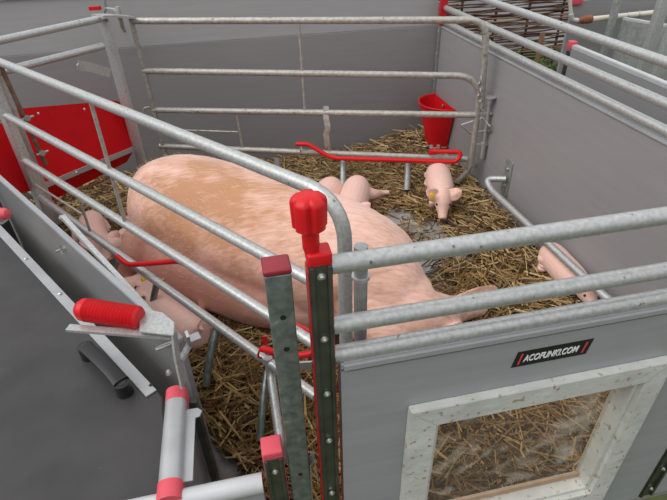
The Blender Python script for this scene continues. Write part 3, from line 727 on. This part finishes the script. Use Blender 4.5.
# ------------------------------------------------------------------ background beyond the right wall
WF = 4.9
wf0 = nF*WF+uF*.2
wk = thing('wicker_fence', 'woven brown willow fence beyond the pen, top right', 'fence', setz(nF*WF+uF*1.4, 0.0))
b = BM()
for i in range(112):
    z = .01+i*.0175; ph = (i % 2)*PI; pts = []
    dz = random.uniform(-.02, .02); st = random.uniform(0, .1)
    x = -0.3
    while x < 3.9:
        pts.append(nF*(WF+.03*math.sin(x/.36*PI+ph))+uF*x+Z*(z+dz*math.sin(x*1.3+i)+.012*noise.noise(Vector((x*2, i*3.1, 0)))+ .0*x)); x += .12
    tube(b, pts, random.uniform(.0055, .0100), 5)
for i in range(60):
    x = random.uniform(.2, 3.2); z = random.uniform(.05, 1.8); L_ = random.uniform(.3, .9); s_ = random.uniform(-.12, .12)
    tube(b, [nF*(WF-.035)+uF*x+Z*z, nF*(WF-.04)+uF*(x+L_*.5)+Z*(z+s_*.6), nF*(WF-.03)+uF*(x+L_)+Z*(z+s_)], random.uniform(.004, .008), 5)
link('weave', b, straw_mat('willow', [(.05, .02, .012), (.11, .045, .025), (.20, .10, .06), (.30, .18, .12), (.08, .035, .02)]), wk, 'woven brown twigs')
for i in range(11):
    x = -.25+i*.36; b = BM(); tube(b, [nF*WF+uF*x, nF*WF+uF*(x+random.uniform(-.03, .03))+Z*2.0], .013, 7); link('stake', b, TWIG, wk)
# added white backdrop; its colour gives the bright outside between the twigs
bw = BM(); slab(bw, [nF*5.9+uF*.2, nF*5.9+uF*4.8, nF*5.9+uF*4.8+Z*1.9, nF*5.9+uF*.2+Z*1.9], nF, .03)
tag(link('white_backdrop', bw, mat('backdrop_white', (.85, .85, .88), .6, 0, (.6, .6, .65), 1.6, 3, .45, .6)), 'added white backdrop for the bright outside seen through the willow fence', 'sheet')
q = PL(537, 62, nF, 4.75)
b = BM(); tube(b, [setz(q, 0), setz(q, PL(537, 34, nF, 4.75).z)], 0, sq=(.045, .02)); tag(link('wooden_stake', b, WOOD), 'light brown wooden stake standing in front of the willow fence', 'stake')
b = BM()
for i in range(260):
    px = random.uniform(505, 560); base = PL(px, 80, nF, random.uniform(4.5, 4.8)); base.z = 0
    ln = random.uniform(.06, .38); a = random.uniform(0, 2*PI); d1 = Vector((math.cos(a), math.sin(a), 0))
    p = base+Z*random.uniform(0, ln); wd = random.uniform(.012, .03); l = random.uniform(.05, .12); sd = Vector((-d1.y, d1.x, 0))
    tip = p+d1*l+Z*random.uniform(-.02, .06)
    v = [b.verts.new(p), b.verts.new((p+tip)/2+sd*wd/2+Z*.01), b.verts.new(tip), b.verts.new((p+tip)/2-sd*wd/2+Z*.01)]
    b.faces.new(v)
tag(link('weeds', b, LEAF), 'green weeds growing at the foot of the willow fence', 'weeds', kind='stuff')
# neighbouring pen
nb = thing('neighbour_board', 'low grey pen board with white top edge and red cap, beyond the right rails', 'board', setz(G(572, 45, .865), 0))
n0 = G(571, 45, .865); n1 = G(667, 85, .865); nd = (n1-n0).normalized(); n1 = n0+nd*1.8; nn_ = Vector((nd.y, -nd.x, 0)); nn_ = nn_ if nn_.x > 0 else -nn_
b = BM(); slab(b, [setz(n0, 0), setz(n1, 0), n1-Z*.02, n0-Z*.02], nn_, .03, .002); link('board', b, PVC, nb)
b = BM(); slab(b, [n0-Z*.02, n1-Z*.02, n1+Z*.004, n0+Z*.004], nn_, .034, .003); link('top_edge', b, TRIM, nb)
b = BM(); box(b, n0+nn_*.015-nd*.01-Z*.005, nd*.045, nn_*.042, Z*.05, .005); link('cap', b, PINK, nb, 'pink red cap')
b = BM(); box(b, setz(n0-nd*.004-nn_*.004, .42), nd*.03, nn_*.006, Z*.82); link('end_channel', b, POSTD, nb)
fb = thing('neighbour_wall', 'tall grey board wall standing beyond the neighbouring pen, top right', 'wall', setz(G(600, 30, .9), 0))
w0 = G(574, 2, .865); cW = nF.dot(w0); uw = w0.dot(uF)
b = BM(); slab(b, [nF*cW+uF*uw, nF*cW+uF*(uw+2.2), nF*cW+uF*(uw+2.2)+Z*.95, nF*cW+uF*uw+Z*.865], nF, .03, .002); link('board', b, PVC, fb)
b = BM(); slab(b, [nF*cW+uF*uw+Z*.862, nF*cW+uF*(uw+2.2)+Z*.947, nF*cW+uF*(uw+2.2)+Z*.975, nF*cW+uF*uw+Z*.89], nF, .034, .002); link('top_edge', b, TRIM, fb)
b = BM(); box(b, nF*(cW+.01)+uF*(uw+.02)+Z*.87, uF*.1, nF*.06, Z*.05, .006); link('cap', b, PINK, fb, 'pink red cap')
# pipe with fittings
wp = thing('water_pipe', 'pale horizontal water pipe with brown rusty joint and upright cream hose', 'pipe', setz(PL(600, 20, nF, cW-.1), 0))
cp_ = cW-.12
q0, q1 = PL(590, 19.5, nF, cp_), PL(690, 9, nF, cp_)
b = BM(); tube(b, [q0, q1], .022, 14); link('pipe_body', b, CREAM, wp)
b = BM(); qa, qb = PL(578, 20.5, nF, cp_), PL(591, 19, nF, cp_); tube(b, [qa, qa.lerp(qb, .3), qa.lerp(qb, .35), qb], .03, 14, rr=[.024, .024, .031, .031]); link('joint', b, mat('rusty_joint', (.2, .07, .03), .7, .2, (.3, .12, .06), 30), wp, 'rusty brown joint')
b = BM(); qe = PL(572, 20, nF, cp_); tube(b, rnd([qa, qe, PL(571, 14, nF, cp_)], .02), .019, 12); link('elbow', b, TRIM, wp)
b = BM(); tube(b, [PL(571, 15, nF, cp_), PL(569, -12, nF, cp_)], .014, 12); link('hose', b, CREAM, wp, 'cream upright hose')
for px in (627, 638):
    c0 = PL(px, 19.5-(px-590)*.105, nF, cp_); b = BM(); tube(b, [c0-uF*.008, c0+uF*.008], .029, 14); link('pipe_clamp', b, STEEL, wp)
# galvanised uprights and sheet
def upright(px0, py0, px1, py1, c, wd, label, name='steel_upright'):
    q = PL(px1, py1, nF, c); zt2 = PL(px0, py0, nF, c).z
    b = BM(); box(b, setz(q, zt2/2+.1), uF*wd, nF*wd*.7, Z*(zt2+.2), .003); o = link(name, b, GALV); return tag(o, label, 'post')
upright(657, 0, 645, 60, 3.1, .07, 'wide pale galvanised upright crossing the cream water pipe')
upright(675, 20, 658, 70, 2.9, .06, 'narrower galvanised upright at the right edge beyond the rails')
b = BM(); q = PL(614, 14, nF, cW-.2); box(b, setz(q, .5), uF*.05, nF*.04, Z*1.0, .003); tag(link('steel_upright', b, GALVD), 'dark mottled steel upright under the cream water pipe', 'post')
q0 = PL(622, 20, nF, cW-.22); 
b = BM(); slab(b, [setz(q0, 0), setz(q0+dirn(150)*.9, 0), setz(q0+dirn(150)*.9, q0.z), q0], Z.cross(dirn(150)), .03, .002); st_ = link('steel_sheet', b, GALVD); tag(st_, 'mottled galvanised sheet partition beside the water pipe', 'partition')
b = BM(); slab(b, [q0, q0+dirn(150)*.9, q0+dirn(150)*.9+Z*.02, q0+Z*.02], Z.cross(dirn(150)), .034, .002); e = sub('top_edge', b, TRIM, st_, st_)

# ------------------------------------------------------------------ animals
def catmull(P_, n=6):
    """P_ list of tuples of floats; returns interpolated list"""
    out = []
    m = len(P_)
    for i in range(m-1):
        p0_, p1_, p2_, p3_ = P_[max(i-1, 0)], P_[i], P_[i+1], P_[min(i+2, m-1)]
        for k in range(n):
            t = k/n
            out.append(tuple(.5*((2*b)+(-a+c)*t+(2*a-5*b+4*c-d)*t*t+(-a+3*b-3*c+d)*t**3) for a, b, c, d in zip(p0_, p1_, p2_, p3_)))
    out.append(P_[-1]); return out
def loft(bm, P_, seg=24, n=6, upv=Z):
    """P_: (x,y,z, rside, rup)"""
    Q = catmull([tuple(p) for p in P_], n); rings = []
    pts = [Vector(q[:3]) for q in Q]
    for i, q in enumerate(Q):
        t = (pts[min(i+1, len(pts)-1)]-pts[max(i-1, 0)]).normalized()
        sd = t.cross(upv)
        if sd.length < .2: sd = t.cross(Vector((0, 1, .1)))
        sd.normalize(); uu = sd.cross(t).normalized()
        a, b_ = max(q[3], .001), max(q[4], .001)
        rings.append([bm.verts.new(pts[i]+sd*math.cos(2*PI*k/seg)*a+uu*math.sin(2*PI*k/seg)*b_) for k in range(seg)])
    for A, B_ in zip(rings, rings[1:]):
        for k in range(seg): bm.faces.new((A[k], A[(k+1) % seg], B_[(k+1) % seg], B_[k]))
    bm.faces.new(rings[0]); bm.faces.new(rings[-1])
def ear(bm, base, tip, side, w, th=.006):
    """flat leaf-shaped ear, cupped"""
    ax = tip-base; n_ = 8; pn = ax.cross(side).normalized(); sd = side.normalized(); A = []
    for k in range(n_+1):
        t = k/n_; wd = w*(math.sin(PI*(.18+.82*t))**.7 if t < 1 else 0)+.002; c = base+ax*t
        cup = w*.35*math.sin(PI*t)
        A.append([bm.verts.new(c-sd*wd+pn*(th+cup)), bm.verts.new(c+pn*th), bm.verts.new(c+sd*wd+pn*(th+cup)), bm.verts.new(c+sd*wd-pn*(th-cup)), bm.verts.new(c-pn*th), bm.verts.new(c-sd*wd-pn*(th-cup))])
    for a, b_ in zip(A, A[1:]):
        for k in range(6): bm.faces.new((a[k], a[(k+1) % 6], b_[(k+1) % 6], b_[k]))
    bm.faces.new(A[0]); bm.faces.new(A[-1])
def fuse(name, bm, voxel, m, iters=4):
    bmesh.ops.recalc_face_normals(bm, faces=bm.faces)
    me = bpy.data.meshes.new(name); bm.to_mesh(me); bm.free()
    ob = bpy.data.objects.new(name, me); COL.objects.link(ob)
    md = ob.modifiers.new('r', 'REMESH'); md.mode = 'VOXEL'; md.voxel_size = voxel
    ms = ob.modifiers.new('s', 'SMOOTH'); ms.factor = .6; ms.iterations = iters
    me2 = bpy.data.meshes.new_from_object(ob.evaluated_get(bpy.context.evaluated_depsgraph_get()))
    ob.modifiers.clear(); ob.data = me2; bpy.data.meshes.remove(me)
    me2.name = name; me2.materials.clear(); me2.materials.append(m)
    for p in me2.polygons: p.use_smooth = True
    return ob
def attr(me, name, fn):
    a = me.attributes.new(name, 'FLOAT', 'POINT'); a.data.foreach_set('value', [fn(v.co) for v in me.vertices])
def sstep(a, b, x): t = max(0, min(1, (x-a)/(b-a))); return t*t*(3-2*t)

# ---- the sow
S0 = Vector((-.98, 2.44, 0)); sd_ = Vector((.836, -.549, 0)); se_ = Vector((.549, .836, 0))
def SP(s, e, z): p = S0+sd_*s+se_*e; return (p.x, p.y, z)
bm = BM()
trunk = [(-.045, .02, .25, .05, .07), (-.005, .02, .26, .17, .17), (.08, .03, .28, .265, .24), (.22, .035, .285, .315, .27), (.45, .03, .285, .335, .275), (.70, .03, .275, .345, .27), (.95, .05, .27, .34, .265), (1.15, .07, .26, .32, .255), (1.30, .07, .24, .28, .23), (1.42, .04, .205, .20, .175), (1.50, .01, .17, .15, .14)]
loft(bm, [SP(s, e, z)+(a, b_) for s, e, z, a, b_ in trunk], 40, 6)
hx = Vector((.985, .17, 0)).normalized()
head = [(.20, 1.72, .19, .20, .17), (.30, 1.65, .165, .165, .15), (.38, 1.61, .14, .135, .125), (.46, 1.635, .12, .095, .09), (.54, 1.675, .10, .062, .062), (.61, 1.70, .088, .047, .048), (.665, 1.715, .08, .042, .042), (.68, 1.718, .078, .036, .036)]
loft(bm, head, 28, 5)
# ears
earA = (Vector((.50, 1.66, .15)), G(499, 288, .13)); earB = (Vector((.44, 1.50, .13)), G(463, 322, .13))
ear(bm, earA[0], earA[1], Vector((.3, .5, .35)), .055, .008); ear(bm, earB[0], earB[1], Vector((-.1, .5, -.5)), .05, .008)
# hind leg, fore leg, shoulder, udder
loft(bm, [(-.80, 2.22, .26, .19, .19), (-.93, 2.12, .19, .15, .14), (-1.02, 2.05, .11, .095, .085), (-1.03, 1.99, .07, .06, .055), (-.98, 1.93, .055, .045, .045), (-.90, 1.88, .045, .035, .035)], 20, 5)
loft(bm, [(-.92, 2.42, .14, .16, .12), (-1.08, 2.36, .09, .09, .08), (-1.14, 2.27, .06, .055, .05), (-1.12, 2.19, .05, .04, .04)], 18, 5)
loft(bm, [(.12, 1.68, .2, .17, .15), (.20, 1.52, .13, .12, .11), (.27, 1.42, .08, .07, .065), (.31, 1.33, .05, .045, .045), (.34, 1.26, .04, .035, .035)], 18, 5)
ud = [(.12, -.12, .15, .10, .10), (.32, -.20, .17, .15, .15), (.50, -.225, .17, .165, .16), (.72, -.235, .16, .155, .15), (.95, -.20, .15, .15, .14), (1.15, -.12, .14, .12, .12)]
loft(bm, [SP(s, e, z)+(a, b_) for s, e, z, a, b_ in ud], 22, 6)
for k in range(4):
    s_ = .33+k*.13; x, y, z = SP(s_, -.385, .12+.015*(k % 2)); bmesh.ops.create_uvsphere(bm, u_segments=10, v_segments=8, radius=.022, matrix=Matrix.Translation((x, y, z)))
    x, y, z = SP(s_, -.405, .11+.015*(k % 2)); bmesh.ops.create_uvsphere(bm, u_segments=8, v_segments=6, radius=.013, matrix=Matrix.Translation((x, y, z)))
# tail
loft(bm, [SP(-.10, .06, .30)+(.022, .022), SP(-.17, .05, .26)+(.016, .016), SP(-.20, .02, .19)+(.012, .012), SP(-.18, -.01, .13)+(.009, .009)], 10, 5)
sow_t = thing('sow', 'huge pale pink sow lying on the straw behind the diagonal pipe gate', 'pig', Vector(SP(.6, 0, 0)))
body = fuse('body', bm, .0095, SOWM, 6)
def sow_disp(me):
    nls = [v.normal.copy() for v in me.vertices]
    for v, vn in zip(me.vertices, nls):
        p = v.co; q = Vector((p.x, p.y, p.z)); d_ = .006*noise.noise(q*6)+.003*noise.noise(q*16)
        s_ = (p-S0).dot(sd_)
        e2 = (p-S0).dot(se_)
        if s_ < .2 and e2 < 0: d_ += .005*math.sin((p.z*.8+s_)*70)*sstep(.25, .0, s_)*sstep(.05, -.1, e2)*.8
        v.co = p+vn*d_
        if v.co.z < .012: v.co.z = .012
sow_disp(body.data)
def coatf(p):
    s_ = (p-S0).dot(sd_); e2 = (p-S0).dot(se_)
    ns = noise.noise(Vector((s_*5, e2*9, p.z*4)))+.5*noise.noise(Vector((s_*14, e2*22, 3)))
    return (.72+.55*ns)*math.exp(-((s_-.62)/.38)**2-((e2+.14)/.27)**2)*sstep(.08, .3, p.z)+(.22+.25*ns)*sstep(.7, .0, s_)+.08*ns
def bellyf(p):  # udder pink; shade of the lower flank is put into this colour too
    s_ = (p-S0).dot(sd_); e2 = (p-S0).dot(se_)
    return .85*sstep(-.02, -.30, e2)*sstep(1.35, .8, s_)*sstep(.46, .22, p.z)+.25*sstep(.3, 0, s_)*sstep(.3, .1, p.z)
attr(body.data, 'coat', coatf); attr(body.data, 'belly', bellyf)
body.data.transform(Matrix.Translation(-sow_t.location)); body.parent = sow_t
# fine bristles along the back
b = BM(); vs = body.data.vertices; rndi = random.Random(3); n_ = len(vs)
for i in range(5000):
    v = vs[rndi.randrange(n_)]
    if v.normal.z < .15 or v.co.z < .2: continue
    p = v.co.copy()+Vector((rndi.uniform(-.006, .006), rndi.uniform(-.006, .006), 0)); dirv = (-sd_*.9+v.normal*.45+Vector((rndi.uniform(-.3, .3), rndi.uniform(-.3, .3), -.1))).normalized()
    l = rndi.uniform(.015, .035); sdv = dirv.cross(v.normal).normalized()*.0006
    b.faces.new((b.verts.new(p-sdv), b.verts.new(p+sdv), b.verts.new(p+dirv*l)))
BR = mat('bristle', (.80, .56, .40), .6)
me = bpy.data.meshes.new('bristles'); b.to_mesh(me); b.free(); bo = bpy.data.objects.new('bristles', me); COL.objects.link(bo); me.materials.append(BR); bo.parent = sow_t; bo['kind'] = 'stuff'; bo['label'] = 'fine pale back bristles'

# ---- piglets
def piglet(label, pos, az, scale=1.0, pitch=0.0, roll=0.0, head_yaw=0.0, head_pitch=-.25, legs='stand', tail='curl', tagside=None, bend=0.0, z=0.0, aim=None):
    """canonical piglet looks along +X, stands on z=0, body length about .42"""
    bm = BM(); Zb = .145 if legs == 'stand' else .075
    def bx_(x): return bend*x*x*2.2
    tr = [(-.165, 0, 0, .02, .03), (-.15, 0, .0, .05, .055), (-.11, 0, .005, .066, .068), (-.04, 0, 0, .070, .070), (.04, 0, -.003, .070, .070), (.10, 0, 0, .062, .064), (.145, 0, .01, .048, .052)]
    tr = [(x, y+bx_(x), zz+Zb, a, b_) for x, y, zz, a, b_ in tr]
    loft(bm, tr, 22, 5)
    # head
    hb = Vector((.125, bx_(.125), Zb+.015)); cy, sy = math.cos(head_yaw), math.sin(head_yaw); cph, sph = math.cos(head_pitch), math.sin(head_pitch)
    def H_(x, y, zz): # head local: x forward
        X = Vector((x*cph-zz*sph, y, x*sph+zz*cph)); return hb+Vector((X.x*cy-X.y*sy, X.x*sy+X.y*cy, X.z))
    hl = [(-.01, .043, .046), (.035, .046, .048), (.07, .042, .042), (.095, .033, .032), (.12, .025, .025), (.145, .0225, .0215), (.152, .020, .019)]
    L_ = []
    for x, a, b_ in hl:
        p = H_(x, 0, .006-.06*max(0, x-.05)); L_.append((p.x, p.y, p.z, a, b_))
    loft(bm, L_, 20, 5)
    for s in (-1, 1):
        ear(bm, H_(.04, s*.030, .028), H_(.018, s*.093, .062), H_(.085, s*.05, .015)-H_(.02, s*.02, .035), .032, .0035)
    def leg(pts): loft(bm, pts, 12, 4)
    if legs == 'stand':
        for s in (-1, 1):
            leg([(.095, s*.035, Zb-.01, .034, .03), (.105, s*.042, .085, .021, .021), (.10, s*.042, .045, .014, .014), (.106, s*.042, .012, .014, .014), (.108, s*.042, .002, .013, .013)])
            leg([(-.10, s*.035, Zb, .045, .04), (-.095, s*.044, .095, .032, .028), (-.125, s*.044, .055, .016, .016), (-.12, s*.044, .014, .014, .014), (-.115, s*.044, .002, .013, .013)])
    elif legs == 'side':     # legs stretched out to the +y side, animal on its flank
        for k, (x, zz) in enumerate(((.09, .045), (.10, .02))):
            leg([(x, .03, zz+.02, .03, .03), (x+.02, .085, zz+.01, .02, .02), (x+.035, .125, zz, .013, .013), (x+.03, .165, zz-.002, .011, .011)])
        for k, (x, zz) in enumerate(((-.10, .05), (-.12, .02))):
            leg([(x, .02, zz+.02, .045, .045), (x-.01, .08, zz+.01, .028, .028), (x-.045, .115, zz, .015, .015), (x-.06, .155, zz-.002, .012, .012)])
    else:                    # lying on the belly, legs tucked
        for s in (-1, 1):
            leg([(.08, s*.045, .05, .03, .03), (.12, s*.06, .025, .017, .017), (.165, s*.055, .013, .012, .012)])
            leg([(-.10, s*.05, .06, .045, .045), (-.06, s*.078, .03, .025, .025), (-.10, s*.085, .014, .013, .013), (-.15, s*.08, .012, .011, .011)])
    tb = Vector((-.160, bx_(.16), Zb+.03))
    if tail == 'curl':
        T_ = [tb+Vector((-.012-.004*k*.5, .017*math.sin(k*.8), .012+.017*(1-math.cos(k*.8))+.004*k)) for k in range(9)]
        loft(bm, [(tb.x+.02, tb.y, tb.z, .008, .008)]+[(p.x, p.y, p.z, .0056-.0003*k, .0056-.0003*k) for k, p in enumerate(T_)], 8, 2)
    else:
        loft(bm, [(tb.x+.01, tb.y, tb.z, .009, .009), (tb.x-.02, tb.y, tb.z-.01, .006, .006), (tb.x-.03, tb.y+.01, tb.z-.04, .005, .005)], 8, 3)
    body = fuse('body', bm, .0045, PIGM, 2)
    M = Matrix.Translation(Vector((pos[0], pos[1], z))) @ Matrix.Rotation(math.radians(90-az), 4, 'Z') @ Matrix.Rotation(pitch, 4, 'Y') @ Matrix.Rotation(roll, 4, 'X') @ Matrix.Scale(scale, 4)
    t = thing('piglet', label, 'pig', Vector((pos[0], pos[1], 0)))
    hc = H_(.04, 0, .0); nose = H_(.152, 0, 0)
    attr(body.data, 'coat', lambda p: .1)
    attr(body.data, 'belly', lambda p: max(.75*sstep(.028, .0, (p-nose).length-.008), .55*sstep(.052, .075, abs(p.y-hc.y)) if (p-hc).length < .11 else 0, .12))
    T = Matrix.Translation(-t.location) @ M
    if aim: 
        # move the animal over the floor so that its tagged ear stands where it belongs
        e_ = t.location+T @ H_(.045, tagside*.055, .055); g_ = G(aim[0], aim[1], e_.z); t.location.x += g_.x-e_.x; t.location.y += g_.y-e_.y
    body.data.transform(T); body.parent = t
    lowest = min(v.co.z for v in body.data.vertices)
    if lowest < .004: body.data.transform(Matrix.Translation((0, 0, .004-lowest))); T = Matrix.Translation((0, 0, .004-lowest)) @ T
    for s in (-1, 1):
        b = BM(); bmesh.ops.create_uvsphere(b, u_segments=10, v_segments=8, radius=.0070, matrix=T @ Matrix.Translation(H_(.080, s*.031, .024)))
        me = bpy.data.meshes.new('eye'); b.to_mesh(me); b.free(); e = bpy.data.objects.new('eye', me); COL.objects.link(e); me.materials.append(EYE); e.parent = t; e['label'] = 'dark eye'
    b = BM()
    for s in (-1, 1): bmesh.ops.create_uvsphere(b, u_segments=8, v_segments=6, radius=.004, matrix=T @ Matrix.Translation(H_(.1525, s*.009, -.004)))
    me = bpy.data.meshes.new('nostrils'); b.to_mesh(me); b.free(); e = bpy.data.objects.new('nostrils', me); COL.objects.link(e); me.materials.append(NOST); e.parent = t
    if tagside:
        c = H_(.045, tagside*.06, .062); b = BM(); n2 = (H_(.1, tagside*.03, .10)-H_(.05, tagside*.03, .03)).normalized()
        tube(b, [c-n2*.007, c+n2*.009], .0135, 14); tube(b, [c-n2*.010, c+n2*.012], .005, 10); b.transform(T)
        me = bpy.data.meshes.new('ear_tag'); b.to_mesh(me); b.free(); e = bpy.data.objects.new('ear_tag', me); COL.objects.link(e); me.materials.append(TAGM); e.parent = t; e['label'] = 'round yellow ear tag'
    return t
EYE = mat('eye_dark', (.02, .012, .01), .2); NOST = mat('nostril', (.18, .05, .05), .6)
# 1 facing camera by the far corner
pa = G(437, 190, .12)
piglet('piglet with a yellow ear tag walking towards the sow, below the red bucket', (pa.x+.0, pa.y+.02), 185, 1.12, head_pitch=-.75, legs='stand', tagside=-1, tail='down', aim=(433, 197))
# 2 and 3 behind the sow's back
pa = G(353, 202, .1); piglet('piglet lying behind the sow with its hind legs stretched to the right', (pa.x, pa.y), 192, 1.3, legs='side', head_yaw=.3, head_pitch=-.2, tail='down')
pa = G(322, 204, .1); piglet('piglet of which only the rounded back shows over the sow\'s back', (pa.x, pa.y), 200, 1.35, legs='lie', head_pitch=-.3, tail='down')
# 4 by the right wall, curled tail
pa = G(572, 270, .13); pa -= nR*(nR.dot(pa)-1.447); piglet('piglet with curly tail standing under the guard rail by the right wall', (pa.x, pa.y), 168.5, .96, legs='stand', head_pitch=-.4)
# left ones
pa = G(92, 232, .10); piglet('piglet lying at the sow\'s rump under the thin tie rod', (pa.x, pa.y), 150, 1.1, legs='lie', bend=.6, head_pitch=-.3)
pa = G(120, 236, .10); piglet('small reddish piglet pressed between the rump and the lying piglet', (pa.x+.02, pa.y), 20, .9, legs='lie', head_pitch=-.2)
pa = G(130, 286, .09); piglet('nursing piglet with a yellow ear tag at the udder', (pa.x, pa.y), 60, 1.1, legs='lie', head_pitch=.1, tagside=-1, head_yaw=-.3, aim=(145, 281))
pa = G(172, 318, .10); piglet('nursing piglet with its rump and hind foot towards the steel lever bracket', (pa.x, pa.y), -45, 1.25, legs='lie', head_pitch=.05, bend=-.4)

# ------------------------------------------------------------------ straw
def inside(x, y, m=.03):
    p = Vector((x, y, 0))
    return nF.dot(p) > cF+.04+m and nF.dot(p) < cB-m and nR.dot(p) < cR-m and nK.dot(p) > bc+.04+m
BARE = [(G(a_, b_, 0).x, G(a_, b_, 0).y, r_) for a_, b_, r_ in ((415, 272, .19), (395, 222, .15), (428, 236, .16), (460, 262, .10), (440, 285, .10))]
def bare(x, y):
    """1 where the floor is swept clear"""
    r = 0
    for cx_, cy_, ra in BARE:
        dd_ = math.hypot(x-cx_, y-cy_)
        if dd_ < ra*1.2: r = max(r, 1-sstep(ra*.5, ra*1.2, dd_))
    return r
def hgt(x, y):
    p = Vector((x, y, 0)); h = .018+.022*(noise.noise(p*3.1)+.4)+.012*noise.noise(p*9)
    h *= 1-.6*sstep(.5, .1, cB-nF.dot(p))
    h += .08*sstep(.5, .05, cB-nF.dot(p))*sstep(.8, .2, (p-cBR).length)
    h += .04*sstep(.35, 0, cR-nR.dot(p))
    return max(.004, h*(1-bare(x, y)))
b = BM(); grid = {}
step = .035
for i in range(-75, 50):
    for j in range(14, 115):
        x, y = i*step, j*step
        if inside(x, y, .0): grid[i, j] = b.verts.new((x, y, hgt(x, y)-.004 if bare(x, y) < .5 else -.003))
for (i, j), v in list(grid.items()):
    q = [(i, j), (i+1, j), (i+1, j+1), (i, j+1)]
    if all(k in grid for k in q): b.faces.new([grid[k] for k in q])
bmesh.ops.delete(b, geom=[v for v in b.verts if not v.link_faces], context='VERTS')
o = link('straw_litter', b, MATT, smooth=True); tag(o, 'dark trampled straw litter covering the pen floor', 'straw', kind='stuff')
verts = []; faces = []
R2 = random.Random(11)
def strand(x, y):
    l = R2.choice((.06, .09, .12, .15, .18, .24))*R2.uniform(.7, 1.2); w_ = R2.uniform(.0014, .0042)
    a = R2.uniform(0, 2*PI); d_ = Vector((math.cos(a), math.sin(a), 0)); s_ = Vector((-d_.y, d_.x, 0))
    tl_ = R2.gauss(0, .16); z0 = hgt(x, y)+R2.uniform(0, .03); bend_ = R2.uniform(-.02, .02)
    P_ = []
    for k, t in enumerate((-.5, 0, .5)):
        p = Vector((x, y, z0))+d_*l*t+s_*(bend_ if k == 1 else 0); p.z += tl_*l*t
        if not inside(p.x, p.y, .005): return
        p.z = max(p.z, hgt(p.x, p.y)-.002); P_.append(p)
    i0 = len(verts)
    for p in P_:
        verts.extend([p-s_*w_-Z*.0005, p+s_*w_-Z*.0005, p+Z*w_*1.4])
    for k in (0, 1):
        q = i0+k*3
        faces.extend([(q, q+1, q+4, q+3), (q+1, q+2, q+5, q+4), (q+2, q, q+3, q+5)])
    faces.append((i0, i0+2, i0+1)); faces.append((i0+6, i0+7, i0+8))
cnt = 0
def undersow(x, y):
    p = Vector((x, y, 0))-S0; return 0 < p.dot(sd_) < 1.35 and abs(p.dot(se_)) < .25
while cnt < 19000:
    x = R2.uniform(-1.9, 1.5); y = R2.uniform(.6, 3.8)
    if not inside(x, y) or undersow(x, y): continue
    cnt += 1
    bb2 = bare(x, y)
    if R2.random() < bb2*.93: continue
    strand(x, y)
me = bpy.data.meshes.new('loose_straw'); me.from_pydata([tuple(v) for v in verts], [], faces); me.materials.append(STRAW)
o = bpy.data.objects.new('loose_straw', me); COL.objects.link(o); tag(o, 'loose golden straw stalks strewn over the pen floor', 'straw', kind='stuff')

for o in COL.objects:
    if o.parent is None and 'label' in o:
        if o.name.startswith('piglet'): o['group'] = 'piglets around the sow'
        if o.name.startswith('channel_post'): o['group'] = 'dark steel channel posts of the front wall'
        if o.name.startswith('pipe_gate'): o['group'] = 'galvanised pipe gates on both sides of the sow'
